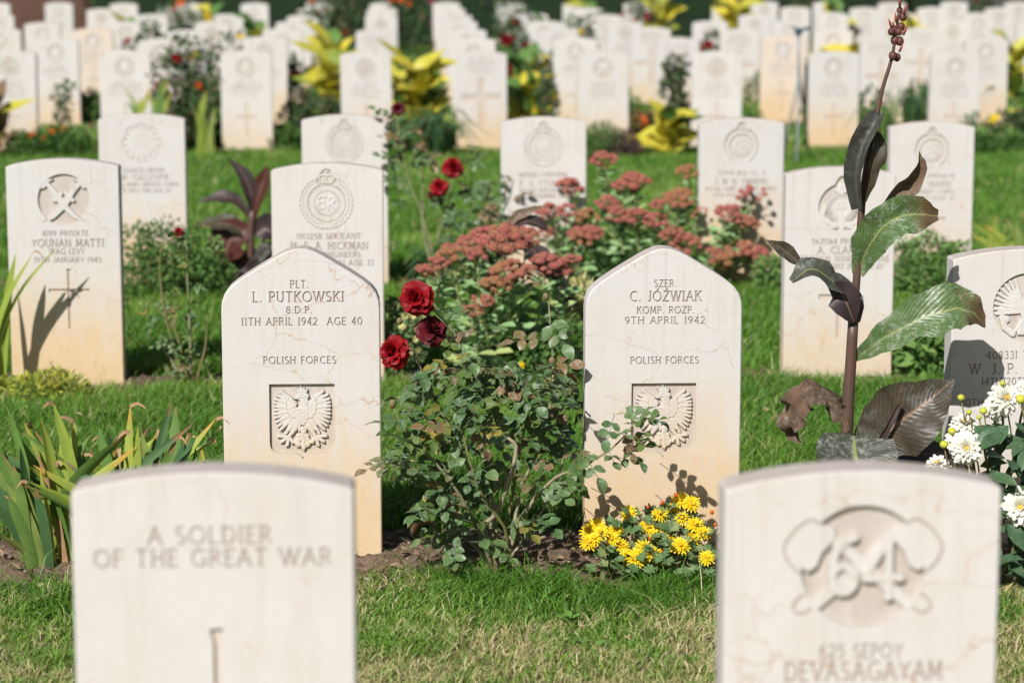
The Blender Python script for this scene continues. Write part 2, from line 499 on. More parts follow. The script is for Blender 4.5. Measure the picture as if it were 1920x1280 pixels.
# ------------------------------------------------------------------ grass (uncountable: stuff)
def grass(name, label, y0, y1, dens, h0, h1, w, lean, dry_fn, seed, short_fn=None, far=False):
    g = np.random.default_rng(seed)
    hw = lambda y: 0.222 * y + 0.35
    area = (hw(y0) + hw(y1)) * (y1 - y0)
    n = int(area * dens)
    y = g.uniform(y0, y1, n); x = g.uniform(-1, 1, n) * hw(y1)
    k = np.abs(x) < hw(y); x, y = x[k], y[k]
    cl = vnoise(x, y, 0.09, seed) * 0.6 + vnoise(x, y, 0.35, seed + 1) * 0.4
    keep = g.random(len(x)) < np.clip(0.35 + cl * 1.1, 0, 1)
    sm = soil_mask(x, y)
    keep &= ~((sm > 0) & (g.random(len(x)) > 0.035))
    for (sx, sy) in STONE_SPOTS:
        keep &= ~((np.abs(x - sx) < 0.195) & (np.abs(y - sy) < 0.045))
    x, y, cl = x[keep], y[keep], cl[keep]; n = len(x)
    z = np.interp(y, [0, 12, 18.3, 34, 60], [0, 0, 0.03, 0.12, 0.14]) - 0.012
    hgt = g.uniform(h0, h1, n) * (0.7 + 0.6 * cl)
    if short_fn is not None: hgt *= short_fn(x, y)
    ww = w * g.uniform(0.6, 1.3, n)
    az = g.uniform(0, 2 * np.pi, n)
    wind = 0.5
    lx = np.cos(az) * lean * g.uniform(0.2, 1.3, n) + 0.12; ly = np.sin(az) * lean * g.uniform(0.2, 1.3, n) * 0.8
    fa = g.uniform(0, np.pi, n)
    bx = np.cos(fa) * ww / 2; by = np.sin(fa) * ww / 2
    V = np.zeros((n, 5, 3), np.float32)
    V[:, 0] = np.stack([x - bx, y - by, z], -1); V[:, 1] = np.stack([x + bx, y + by, z], -1)
    mx = x + lx * hgt * 0.35; my = y + ly * hgt * 0.35; mz = z + hgt * 0.58
    V[:, 2] = np.stack([mx - bx * .75, my - by * .75, mz], -1); V[:, 3] = np.stack([mx + bx * .75, my + by * .75, mz], -1)
    V[:, 4] = np.stack([x + lx * hgt, y + ly * hgt, z + hgt * g.uniform(0.75, 1.0, n)], -1)
    b = np.arange(n, dtype=np.int32)[:, None] * 5
    T = np.concatenate([b + np.array([[0, 1, 3]]), b + np.array([[0, 3, 2]]), b + np.array([[2, 3, 4]])], 0)
    tint = np.clip(dry_fn(x, y, g), 0, 1)
    A = np.repeat(tint, 5)
    me = mesh_fast(name, V.reshape(-1, 3), T, M_GRASS, {'tint': A})
    return tag(obj(name, me), label, kind='stuff')

# ------------------------------------------------------------------ lettering: stroke capitals with small serifs
def arc(cx, cy, rx, ry, a0, a1, n=9):
    return [(cx + rx * math.cos(R(a0 + (a1 - a0) * i / (n - 1))), cy + ry * math.sin(R(a0 + (a1 - a0) * i / (n - 1)))) for i in range(n)]

GLY = {
 'A': (.82, [[(.04, 0), (.41, 1)], [(.41, 1), (.78, 0)], [(.18, .36), (.64, .36)]]),
 'B': (.66, [[(.1, 0), (.1, 1)], [(.1, 1), (.3, 1)] , arc(.3, .765, .25, .235, 90, -90), [(.1, .53), (.32, .53)], arc(.32, .265, .29, .265, 90, -90), [(.1, 0), (.32, 0)]]),
 'C': (.82, [arc(.5, .5, .43, .5, 50, 180), arc(.5, .5, .43, .5, 180, 310)]),
 'D': (.80, [[(.1, 0), (.1, 1)], [(.1, 1), (.32, 1)], arc(.32, .5, .42, .5, 90, -90, 13), [(.1, 0), (.32, 0)]]),
 'E': (.58, [[(.1, 0), (.1, 1)], [(.1, 1), (.54, 1)], [(.1, .52), (.46, .52)], [(.1, 0), (.56, 0)]]),
 'F': (.54, [[(.1, 0), (.1, 1)], [(.1, 1), (.52, 1)], [(.1, .52), (.44, .52)]]),
 'G': (.88, [arc(.5, .5, .43, .5, 50, 180), arc(.5, .5, .43, .5, 180, 320), [(.82, .42), (.82, .1)], [(.58, .42), (.84, .42)]]),
 'H': (.80, [[(.1, 0), (.1, 1)], [(.7, 0), (.7, 1)], [(.1, .52), (.7, .52)]]),
 'I': (.26, [[(.13, 0), (.13, 1)]]),
 'J': (.42, [[(.3, .2), (.3, 1)], arc(.1, .2, .2, .2, 0, -100, 6)]),
 'K': (.72, [[(.1, 0), (.1, 1)], [(.12, .45), (.62, 1)], [(.26, .6), (.68, 0)]]),
 'L': (.56, [[(.1, 0), (.1, 1)], [(.1, 0), (.54, 0)]]),
 'M': (.94, [[(.1, 0), (.16, 1)], [(.16, 1), (.47, .12)], [(.47, .12), (.78, 1)], [(.78, 1), (.84, 0)]]),
 'N': (.84, [[(.1, 0), (.1, 1)], [(.1, 1), (.74, 0)], [(.74, 0), (.74, 1)]]),
 'O': (.96, [arc(.48, .5, .43, .5, 0, 180, 13), arc(.48, .5, .43, .5, 180, 360, 13)]),
 'P': (.62, [[(.1, 0), (.1, 1)], [(.1, 1), (.3, 1)], arc(.3, .74, .27, .26, 90, -90), [(.1, .48), (.3, .48)]]),
 'Q': (.96, [arc(.48, .5, .43, .5, 0, 180, 13), arc(.48, .5, .43, .5, 180, 360, 13), [(.52, .2), (.92, -.14)]]),
 'R': (.70, [[(.1, 0), (.1, 1)], [(.1, 1), (.3, 1)], arc(.3, .75, .26, .25, 90, -90), [(.1, .5), (.3, .5)], [(.3, .5), (.66, 0)]]),
 'S': (.58, [arc(.29, .75, .21, .25, 40, 230, 9), [(.17, .57), (.42, .43)], arc(.29, .26, .24, .26, 45, -140, 9)]),
 'T': (.72, [[(.36, 0), (.36, 1)], [(.02, 1), (.70, 1)]]),
 'U': (.78, [[(.1, .32), (.1, 1)], [(.68, .32), (.68, 1)], arc(.39, .32, .29, .32, 180, 360, 11)]),
 'V': (.80, [[(.04, 1), (.40, 0)], [(.40, 0), (.76, 1)]]),
 'W': (1.14, [[(.03, 1), (.32, 0)], [(.32, 0), (.57, 1)], [(.57, 1), (.82, 0)], [(.82, 0), (1.11, 1)]]),
 'X': (.76, [[(.05, 0), (.71, 1)], [(.05, 1), (.71, 0)]]),
 'Y': (.74, [[(.03, 1), (.37, .5)], [(.71, 1), (.37, .5)], [(.37, 0), (.37, .5)]]),
 'Z': (.70, [[(.06, 1), (.64, 1)], [(.64, 1), (.06, 0)], [(.06, 0), (.66, 0)]]),
 '0': (.66, [arc(.33, .5, .27, .5, 0, 180, 11), arc(.33, .5, .27, .5, 180, 360, 11)]),
 '1': (.30, [[(.15, 0), (.15, 1)]]),
 '2': (.60, [arc(.29, .72, .23, .28, 160, -40, 9), [(.46, .54), (.06, 0)], [(.06, 0), (.56, 0)]]),
 '3': (.56, [arc(.27, .76, .20, .24, 140, -80, 8), arc(.27, .27, .24, .27, 80, -140, 9)]),
 '4': (.64, [[(.46, 0), (.46, 1)], [(.46, 1), (.04, .30)], [(.04, .30), (.60, .30)]]),
 '5': (.58, [[(.14, 1), (.52, 1)], [(.14, 1), (.12, .58)], arc(.26, .31, .25, .31, 110, -140, 9)]),
 '6': (.62, [arc(.31, .29, .24, .29, 0, 180, 9), arc(.31, .29, .24, .29, 180, 360, 9), arc(.52, .32, .46, .68, 100, 175, 7)]),
 '7': (.58, [[(.05, 1), (.55, 1)], [(.55, 1), (.2, 0)]]),
 '8': (.60, [arc(.30, .76, .19, .24, 0, 180, 8), arc(.30, .76, .19, .24, 180, 360, 8), arc(.30, .27, .25, .27, 0, 180, 8), arc(.30, .27, .25, .27, 180, 360, 8)]),
 '9': (.62, [arc(.31, .71, .24, .29, 0, 180, 9), arc(.31, .71, .24, .29, 180, 360, 9), arc(.10, .68, .46, .68, -80, -5, 7)]),
 '.': (.24, [[(.12, -.02), (.12, .10)]]),
 '/': (.44, [[(.04, 0), (.40, 1)]]),
 "'": (.2, [[(.1, .8), (.1, 1)]]),
 ' ': (.42, []),
}
GLY['Ó'] = (GLY['O'][0], GLY['O'][1] + [[(.46, 1.12), (.62, 1.34)]])
GLY['Ź'] = (GLY['Z'][0], GLY['Z'][1] + [[(.34, 1.12), (.50, 1.34)]])


def strip_poly(P, w):
    """polygon around an open polyline"""
    P = [Vector((p[0], p[1])) for p in P]
    L = []; Rr = []
    for i in range(len(P)):
        t = P[min(i + 1, len(P) - 1)] - P[max(i - 1, 0)]
        t.normalize(); n = Vector((-t.y, t.x)) * (w / 2)
        L.append(P[i] + n); Rr.append(P[i] - n)
    return [(p.x, p.y) for p in L + Rr[::-1]]


def text_polys(s, cx, cz, h, width=None, left=None, stroke=0.125, serif=True, gap=0.16):
    adv = [GLY[c][0] + gap for c in s]
    nat = sum(adv) - gap
    sx = (width / nat) if width else h
    x = (left if left is not None else cx - nat * sx / 2)
    out = []; w = stroke * h
    for c, a in zip(s, adv):
        for pl in GLY[c][1]:
            Q = [(x + p[0] * sx, cz - h / 2 + p[1] * h) for p in pl]
            out.append(strip_poly(Q, w))
            if serif and len(pl) == 2 and abs(pl[0][1] - pl[1][1]) > .5:
                for p, q in zip(pl, Q):
                    if p[1] < 0.01 or p[1] > 0.99:
                        e = w * 1.15
                        out.append([(q[0] - e, q[1] - w * .3), (q[0] + e, q[1] - w * .3), (q[0] + e, q[1] + w * .3), (q[0] - e, q[1] + w * .3)])
        x += a * sx
    return out


def arch_outline(w, h, drop=0.024, n=18, zb=-0.16):
    P = [(-w / 2, zb), (w / 2, zb)]
    rr = (w * w / 4 + drop * drop) / (2 * drop)
    c = 0.004
    for i in range(n + 1):
        x = w / 2 - w * i / n
        z = h - rr + math.sqrt(max(rr * rr - x * x, 0))
        if i == 0: P.append((x, z - c)); P.append((x - c, z + 0.0008))
        elif i == n: P.append((x + c, z + 0.0008)); P.append((x, z - c))
        else: P.append((x, z))
    return P


def pointed_outline(w, h, zb=-0.16):
    half = [(-0.1925, 0.148), (-0.1905, 0.128), (-0.184, 0.110), (-0.172, 0.094), (-0.152, 0.078), (-0.120, 0.057), (-0.085, 0.036),
            (-0.055, 0.018), (-0.036, 0.0085), (-0.018, 0.002), (0, 0)]
    k = w / 0.385
    L = [(x * k, h - d) for x, d in half]
    Rr = [(-x, z) for x, z in L[::-1][1:]]
    return [(-w / 2, zb), (w / 2, zb)] + (L + Rr)[::-1]


def inset(P, d):
    n = len(P); out = []
    A = sum(P[i][0] * P[(i + 1) % n][1] - P[(i + 1) % n][0] * P[i][1] for i in range(n))
    sg = 1 if A > 0 else -1
    for i in range(n):
        a = Vector(P[i - 1]); b = Vector(P[i]); c = Vector(P[(i + 1) % n])
        t1 = (b - a).normalized(); t2 = (c - b).normalized()
        n1 = Vector((-t1.y, t1.x)) * sg; n2 = Vector((-t2.y, t2.x)) * sg
        m = (n1 + n2); m = m / max(m.dot(n1), 0.4)
        out.append((b.x + m.x * d, b.y + m.y * d))
    return out


T_STONE = 0.076


def build_stone(outline, strokes, crosses, holes, hole_depth=0.012, letter_d=0.0028, cross_d=0.006, bev=0.003):
    """headstone body with letters, cross and emblem recess really cut into the front face"""
    yf = -T_STONE / 2
    inner = inset(outline, bev)
    vc = []; fc = []; kind = []
    def addp(p, k):
        ar = sum(p[i - 1][0] * p[i][1] - p[i][0] * p[i - 1][1] for i in range(len(p)))
        if ar < 0: p = p[::-1]
        n = len(vc); vc.extend([Vector(q) for q in p]); fc.append(list(range(n, n + len(p)))); kind.append(k)
    addp(inner, 0)
    NL = len(strokes)                      # every line of lettering is a part of its own
    for i, line in enumerate(strokes):
        for p in line: addp(p, 10 + i)
    for p in crosses: addp(p, 2)
    for p in holes: addp(p, 300)
    ov, oe, of, _, _, orf = delaunay_2d_cdt(vc, [], fc, 1, 1e-6, True)
    cat = []
    for ids in orf:
        ks = [kind[i] for i in ids]
        cat.append(-1 if 0 not in ks else max(ks))
    depth = {0: 0.0, 2: cross_d, 300: hole_depth}
    parts = {0: MB(), 2: MB()}
    for i in range(NL): depth[10 + i] = letter_d; parts[10 + i] = MB()
    idx = {k: {} for k in parts}
    def vert(k, i, d):
        key = (i, d)
        if key not in idx[k]:
            idx[k][key] = len(parts[k].V); parts[k].V.append((ov[i].x, yf + d, ov[i].y)); parts[k].A.append(0)
        return idx[k][key]
    ed = {}
    for f, k in zip(of, cat):
        if k < 0: continue
        if k < 300: parts[k].F.append([vert(k, i, depth[k]) for i in f])
        for a, b in zip(f, f[1:] + f[:1]):
            ed.setdefault((min(a, b), max(a, b)), []).append((k, a, b))
    for lst in ed.values():
        if len(lst) == 2 and depth[lst[0][0]] != depth[lst[1][0]]:
            lo, hi = sorted(lst, key=lambda q: depth[q[0]])
            k = hi[0]; tgt = 0 if k == 300 else k
            d0, d1 = depth[lo[0]], depth[k]
            a, b = hi[1], hi[2]
            parts[tgt].F.append([vert(tgt, a, d0 + 1e-7), vert(tgt, b, d0 + 1e-7), vert(tgt, b, d1 + (1e-7 if tgt != k else 2e-7)), vert(tgt, a, d1 + (1e-7 if tgt != k else 2e-7))])
    B = parts[0]
    n = len(outline); yb = T_STONE / 2
    rings = [(inner, yf), (outline, yf + bev), (outline, yb - bev), (inner, yb)]
    base = len(B.V)
    for P, y in rings:
        for p in P: B.V.append((p[0], y, p[1])); B.A.append(0)
    for r in range(3):
        for i in range(n):
            j = (i + 1) % n
            B.F.append([base + r * n + i, base + r * n + j, base + (r + 1) * n + j, base + (r + 1) * n + i])
    B.F.append([base + 3 * n + i for i in range(n)])
    return parts


# ------------------------------------------------------------------ carved emblems as relief height fields (millimetres)
class HF:
    def __init__(s, w, h, res, floor):
        nx = int(w / res) + 1; nz = int(h / res) + 1
        s.x = np.linspace(-w / 2, w / 2, nx); s.z = np.linspace(-h / 2, h / 2, nz)
        s.X, s.Z = np.meshgrid(s.x, s.z); s.H = np.full(s.X.shape, -floor, float); s.floor = floor
    def up(s, h, m): s.H = np.where(m, np.maximum(s.H, h), s.H)
    def ell(s, c, rx, rz, ang=0, top=-1, dome=1.5):
        ca, sa = math.cos(R(ang)), math.sin(R(ang))
        x = (s.X - c[0]) * ca + (s.Z - c[1]) * sa; z = -(s.X - c[0]) * sa + (s.Z - c[1]) * ca
        q = (x / rx) ** 2 + (z / rz) ** 2
        s.up(top - dome + dome * np.sqrt(np.clip(1 - q, 0, 1)), q < 1)
    def cap(s, p, q, r0, r1, top=-1, dome=1.2):
        p = np.array(p, float); q = np.array(q, float); d = q - p; L = max(d @ d, 1e-9)
        t = np.clip(((s.X - p[0]) * d[0] + (s.Z - p[1]) * d[1]) / L, 0, 1)
        e = np.hypot(s.X - p[0] - t * d[0], s.Z - p[1] - t * d[1]) / (r0 + (r1 - r0) * t)
        s.up(top - dome + dome * np.sqrt(np.clip(1 - e * e, 0, 1)), e < 1)
    def line(s, P, r, top=-1, dome=.6):
        for a, b in zip(P, P[1:]): s.cap(a, b, r, r, top, dome)
    def ring(s, c, r, w, top=-1, dome=.6):
        e = np.abs(np.hypot(s.X - c[0], s.Z - c[1]) - r) / (w / 2)
        s.up(top - dome + dome * np.sqrt(np.clip(1 - e * e, 0, 1)), e < 1)
    def poly(s, P, top=-1, slope=0.0):
        ins = np.zeros(s.X.shape, bool); n = len(P)
        for i in range(n):
            x1, z1 = P[i]; x2, z2 = P[(i + 1) % n]
            if z1 == z2: continue
            c = ((z1 > s.Z) != (z2 > s.Z)) & (s.X < (x2 - x1) * (s.Z - z1) / (z2 - z1) + x1)
            ins ^= c
        s.up(top, ins)
    def groove(s, P, r, d):
        for p, q in zip(P, P[1:]):
            p = np.array(p, float); q = np.array(q, float); dd = q - p; L = max(dd @ dd, 1e-9)
            t = np.clip(((s.X - p[0]) * dd[0] + (s.Z - p[1]) * dd[1]) / L, 0, 1)
            e = np.hypot(s.X - p[0] - t * dd[0], s.Z - p[1] - t * dd[1]) / r
            s.H = np.where((e < 1) & (s.H > -s.floor + .4), s.H - d * (1 - e * e), s.H)
    def mesh(s, name, cx, cz, sc_=1.0):
        nz, nx = s.X.shape
        H = s.H + (vnoise(s.X + 99, s.Z + 99, 1.7, 5) - .5) * 0.35
        V = np.stack([s.X / 1000 * sc_ + cx, -T_STONE / 2 - H / 1000, s.Z / 1000 * sc_ + cz], -1).reshape(-1, 3)
        a = (np.arange(nz - 1)[:, None] * nx + np.arange(nx - 1)[None, :]).ravel()
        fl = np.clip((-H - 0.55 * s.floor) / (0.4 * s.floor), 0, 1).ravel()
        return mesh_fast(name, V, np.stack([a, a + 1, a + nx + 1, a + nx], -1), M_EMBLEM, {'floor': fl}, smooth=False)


def eagle_relief():
    f = HF(164, 190, 0.85, 9.5)
    k = 0.17
    T = lambda x, y: ((x - 617) * k, (650 - y) * k)
    for m in (0, 1):
        X = (lambda x: x) if m == 0 else (lambda x: 1234 - x)
        P = lambda x, y: T(X(x), y)
        fea = [((455, 360), (318, 250), 33, 19), ((445, 390), (255, 298), 33, 19), ((435, 420), (233, 358), 33, 19), ((430, 450), (226, 412), 33, 19),
               ((425, 480), (222, 462), 32, 19), ((428, 510), (224, 516), 32, 19), ((435, 535), (226, 574), 32, 19), ((445, 560), (232, 628), 32, 19),
               ((455, 585), (248, 690), 33, 19), ((468, 600), (272, 748), 35, 19), ((485, 620), (305, 800), 37, 19), ((505, 640), (380, 858), 41, 19), ((520, 650), (430, 800), 37, 22)]
        for i, (a, b, r0, r1) in enumerate(fea):
            f.cap(P(*a), P(*b), r0 * k, r1 * k, -1.5 - (i % 2) * .5, .9)
        f.poly([P(*q) for q in [(470, 345), (330, 262), (300, 420), (300, 560), (380, 680), (480, 650), (520, 560)]], -3.4)
        for (x, y, r) in [(447, 372, 38), (432, 430, 36), (436, 500, 42), (455, 560, 46), (492, 605, 44), (490, 430, 58), (495, 520, 62), (470, 470, 60)]:
            f.ell(P(x, y), r * k, r * k, 0, -1.1, .9)
        f.cap(P(545, 680), P(510, 790), 50 * k, 36 * k, -1.2, 1.8)
        f.cap(P(520, 770), P(432, 895), 38 * k, 24 * k, -1.5, 1.8)
        f.cap(P(575, 720), P(570, 830), 24 * k, 14 * k, -1.8, 1.6)
        for a, b in [((420, 910), (285, 895)), ((405, 920), (322, 975)), ((420, 930), (398, 1025)), ((440, 930), (478, 985))]:
            f.cap(P(*a), P(*b), 25 * k, 26 * k, -1.6, 2.2)
            f.cap(P(*b), P(b[0] - 18, b[1] + 22), 17 * k, 7 * k, -2.2, 1.6)
        for (x, y, rx, ry, a) in [(548, 1005, 46, 58, 20), (560, 945, 52, 42, 30), (562, 890, 44, 34, 30), (510, 985, 26, 36, 30)]:
            f.ell(P(x, y), rx * k, ry * k, a if m == 0 else -a, -1.6, 2.2)
    f.poly([T(*q) for q in [(575, 370), (700, 330), (700, 470), (735, 500), (700, 640), (620, 740), (540, 640), (515, 500), (590, 470)]], -1.4)
    f.ell(T(620, 590), 98 * k, 150 * k, 0, -1.1, 1.4)
    for r in range(8):
        for c in range(-3, 4):
            x = 620 + c * 36 + (18 if r % 2 else 0); y = 505 + r * 31
            if abs(x - 622) < 88 - max(0, r - 3) * 17: f.ell(T(x, y), 15.5 * k, 19 * k, 0, -.3, 1.0)
    f.cap(T(640, 330), T(640, 480), 56 * k, 70 * k, -1.0, 1.4)
    f.ell(T(628, 308), 92 * k, 50 * k, -6, -.5, 1.6)
    f.cap(T(570, 335), T(520, 345), 30 * k, 16 * k, -.7, 1.4); f.cap(T(520, 345), T(508, 362), 14 * k, 6 * k, -1, 1.2)
    f.groove([T(585, 300), (T(640, 290))], 1.1, 1.4); f.groove([T(520, 352), T(600, 352)], 1.0, 1.2)
    f.poly([T(*q) for q in [(512, 212), (548, 264), (690, 262), (700, 212), (668, 225), (655, 186), (625, 205), (603, 155), (582, 205), (556, 188), (546, 225)]], -.9)
    f.cap(T(622, 790), T(630, 1060), 36 * k, 34 * k, -1.0, 1.8); f.cap(T(630, 1050), T(634, 1105), 33 * k, 8 * k, -1.3, 1.8)
    for (a, b) in [((625, 860), (600, 1000)), ((628, 860), (655, 1000))]: f.groove([T(*a), T(*b)], .8, 1.0)
    # collar lines between coverts and flight feathers
    for m in (0, 1):
        X = (lambda x: x) if m == 0 else (lambda x: 1234 - x)
        P = lambda x, y: T(X(x), y)
        f.groove([P(*q) for q in [(455, 335), (412, 380), (398, 440), (408, 510), (428, 580), (470, 635), (545, 655)]], 1.1, 1.5)
        f.groove([P(*q) for q in [(500, 370), (545, 440), (530, 480), (485, 492)]], 1.0, 1.4)
    return f


def shield_hole(cx, ztop, w=0.158, h=0.172):
    P = [(-w / 2, 0), (w / 2, 0)]
    P += [(w / 2 + .0005, -h + .03)] + [(w / 2 - .022 + .022 * math.cos(R(a)), -h + .024 - .022 * math.sin(R(a))) for a in (15, 35, 55, 75, 90)]
    P += [(.018, -h + .0005), (.009, -h - .003), (.003, -h - .008), (0, -h - .014), (-.003, -h - .008), (-.009, -h - .003), (-.018, -h + .0005)]
    P += [(-w / 2 + .022 - .022 * math.cos(R(a)), -h + .024 - .022 * math.sin(R(a))) for a in (90, 75, 55, 35, 15)] + [(-w / 2 - .0005, -h + .03)]
    return [(cx + x, ztop + z) for x, z in P]


def polar_hole(cx, cz, fn, n=56):
    return [(cx + fn(2 * math.pi * i / n) * math.cos(2 * math.pi * i / n), cz + fn(2 * math.pi * i / n) * math.sin(2 * math.pi * i / n)) for i in range(n)]


def crown(f, cz, s=1.0, top=-.4):
    """arched royal crown standing at height cz"""
    f.poly([(-17 * s, cz), (17 * s, cz), (16 * s, cz + 6 * s), (-16 * s, cz + 6 * s)], top - .3)
    for i in range(-2, 3): f.ell((i * 7 * s, cz + 3 * s), 2 * s, 2 * s, 0, top + .1, .8)
    for sg in (-1, 1):
        f.line([(sg * 16 * s, cz + 6 * s), (sg * 21 * s, cz + 14 * s), (sg * 16 * s, cz + 22 * s), (sg * 5 * s, cz + 22 * s), (0, cz + 19 * s)], 2.4 * s, top, 1.0)
        f.ell((sg * 9 * s, cz + 12 * s), 4.5 * s, 6 * s, 0, top - 1.4, 1.2)
    f.line([(0, cz + 6 * s), (0, cz + 24 * s)], 2.2 * s, top, 1)
    f.ell((0, cz + 26 * s), 3.6 * s, 3.6 * s, 0, top, 1.2)
    f.line([(0, cz + 27 * s), (0, cz + 36 * s)], 2 * s, top, .8); f.line([(-4 * s, cz + 32 * s), (4 * s, cz + 32 * s)], 2 * s, top, .8)


def cypher(f, s=1.0, top=-.2):
    """interlaced monogram in the middle of the badge"""
    G = [(x * s, z * s) for x, z in [(-2, 13), (-12, 15), (-19, 10), (-17, 3), (-9, 2), (-5, 6)]]
    f.line(G, 2.3 * s, top, 1)
    f.line([(x * s, z * s) for x, z in [(-17, 3), (-21, -6), (-13, -13), (-4, -9), (-3, -1), (-8, 1)]], 2.3 * s, top, 1)
    f.line([(x * s, z * s) for x, z in [(3, -14), (5, 13), (14, 13), (18, 7), (14, 1), (6, 0), (14, -8), (22, -13)]], 2.5 * s, top, 1)


def wreath_relief(res=1.0, cr=True):
    """garter ring, laurel wreath, crown and monogram"""
    f = HF(210, 250, res, 4.2)
    f.ring((0, 0), 52, 18, -2.2, .4); f.ring((0, 0), 60.5, 3, -.8, .8); f.ring((0, 0), 43, 3, -.8, .8)
    for i in range(26):
        a = R(i * 360 / 26); c = (52 * math.cos(a), 52 * math.sin(a))
        f.line([(48 * math.cos(a), 48 * math.sin(a)), (56 * math.cos(a + .04), 56 * math.sin(a + .04))], 1.6, -.9, .7)
    f.ell((0, 0), 40, 40, 0, -2.4, .3); cypher(f, 1.55)
    for i in range(15):
        for sg in (-1, 1):
            a = R(-88 + i * 10.6); 
            x, z = sg * 76 * math.cos(a), 76 * math.sin(a)
            ang = math.degrees(math.atan2(z, x)) + sg * 90
            for o, t in ((-6, 24), (6, -24)):
                rr = 76 + o
                f.ell((sg * rr * math.cos(a), rr * math.sin(a)), 10.5, 5, ang + t * sg, -.6, 1.6)
    if cr: crown(f, 66, 1.25)
    f.ell((0, -74), 26, 10, 0, -.8, 1.4)
    return f


def wreath_hole(r=0.089):
    def fn(a):
        b = abs(((math.degrees(a) - 90 + 180) % 360) - 180)
        return r + 0.027 * max(0.0, 1 - (b / 17.0) ** 2)
    return fn


def star_relief(res=1.2):
    """eight pointed star with monogram"""
    f = HF(220, 230, res, 5.0)
    for i in range(16):
        a = R(i * 22.5); L = 92 if i % 2 == 0 else 80
        for o in (-.13, 0, .13): f.cap((30 * math.cos(a), 30 * math.sin(a)), (L * math.cos(a + o), L * math.sin(a + o)), 7, 4.5, -1.2 - abs(o) * 5, 2)
    f.ring((0, 0), 50, 12, -.8, 1.2); f.ring((0, 0), 33, 3, -.6, 1); f.ell((0, 0), 32, 32, 0, -2, .3); cypher(f, 1.3)
    crown(f, 56, .95)
    return f


def plume_relief(res=1.0):
    """star and cross in a ring below a plume, scroll underneath"""
    f = HF(200, 220, res, 8.0)
    for i in range(32):
        a = R(i * 11.25 + 5); f.cap((20 * math.cos(a), 20 * math.sin(a) - 6), (50 * math.cos(a), 50 * math.sin(a) - 6), 3, 3.4, -1.3, 1.8)
    f.ring((0, -6), 27, 5, -.8, 1.2); f.ell((0, -6), 24, 24, 0, -2.6, .3)
    f.line([(0, 12), (0, -24)], 2.4, -.6, .8); f.line([(-15, -2), (15, -2)], 2.4, -.6, .8)
    for (x, z, a) in [(-8, 66, 30), (6, 70, -20), (0, 54, 0), (12, 58, -50), (-12, 54, 50), (16, 74, -70)]: f.ell((x, z), 8, 15, a, -.5, 2)
    f.ell((0, 76), 16, 9, 0, -.6, 2)
    f.line([(-70, -20), (-62, -46), (-36, -58), (-12, -62)], 8.5, -1.2, 1.6); f.line([(70, -20), (62, -46), (36, -58), (12, -62)], 8.5, -1.2, 1.6)
    f.line([(0, -44), (0, -78)], 11, -1.0, 2); f.line([(-58, 4), (-64, -22)], 7, -1.2, 1.6); f.line([(58, 4), (64, -22)], 7, -1.2, 1.6)
    for sg in (-1, 1): f.line([(sg * 20, -70), (sg * 46, -70), (sg * 62, -60)], 5, -1.6, 1.4)
    return f


def dagger_relief():
    f = HF(190, 190, 0.9, 8.5)
    for sg in (1, -1):
        X = lambda x: x * sg
        top = -.3 if sg == 1 else -.9
        f.poly([(X(x), z) for x, z in [(14, 22), (34, 16), (24, -6), (0, -34), (-30, -62), (-72, -84), (-46, -56), (-18, -26)]], top)
        f.poly([(X(x), z) for x, z in [(12, 18), (24, 4), (60, 50), (50, 60)]], top)
        f.poly([(X(x), z) for x, z in [(32, 68), (70, 74), (76, 36), (62, 40), (52, 58)]], top)
        f.poly([(X(x), z) for x, z in [(10, 30), (40, -4), (30, -10), (0, 20)]], top - .3)
    return f


def spade_relief():
    """numerals over two crossed spades"""
    f = HF(200, 200, 0.9, 9.0)
    for sg in (-1, 1):
        f.line([(sg * 62, -52), (sg * -36, 34)], 8.5, -2.6, .3)
        f.poly([(sg * x, z) for x, z in [(42, 44), (58, 60), (74, 52), (98, 24), (92, 4), (76, -8), (64, 0), (56, 20), (48, 28)]], -.4)
        f.ell((sg * 52, 44), 14, 14, 0, -.5, .8)
    f.line(arc(-27, -18, 16, 19, 0, 360, 21), 6.2, -.1, .12)
    f.line([(-43, -16), (-42, 4), (-37, 22), (-27, 35), (-12, 41)], 6.2, -.1, .12)
    f.line([(36, -44), (36, 42)], 6.2, -.1, .12); f.line([(35, 41), (3, -15)], 5.8, -.1, .12); f.line([(3, -17), (53, -17)], 5.8, -.1, .12)
    return f


def bird_relief():
    """spread winged bird in a round recess"""
    f = HF(190, 190, 1.0, 7.0)
    for sg in (-1, 1):
        for i in range(9):
            a = R(100 + i * 13); b = (-14, 8)
            tip = (b[0] + 62 * math.cos(a) * 1.0 - 6, b[1] + 60 * math.sin(a))
            f.cap((sg * (b[0] - 2), b[1] + 6 - i * 3), (sg * tip[0], tip[1]), 6.5, 3.5, -1.3 - .3 * (i % 2), 2)
        f.ell((sg * -26, 12), 13, 24, 20 * sg, -.9, 1.4)
        f.cap((sg * -12, -36), (sg * -26, -58), 7, 4, -1.2, 2)
    f.ell((0, -4), 17, 34, 0, -.6, 2); f.ell((2, 38), 12, 11, 0, -.5, 2); f.cap((8, 36), (20, 30), 6, 2, -.8, 1.5)
    for i in range(-2, 3): f.cap((i * 4, -30), (i * 9, -64), 6, 6, -1.1, 2)
    f.line([(-62, -24), (-54, -50), (-34, -66)], 8, -1.4, 2); f.line([(62, -24), (54, -50), (34, -66)], 8, -1.4, 2)
    f.ell((-62, -8), 13, 13, 0, -1.4, 2); f.ell((-54, -30), 12, 10, 0, -1.2, 2)
    return f


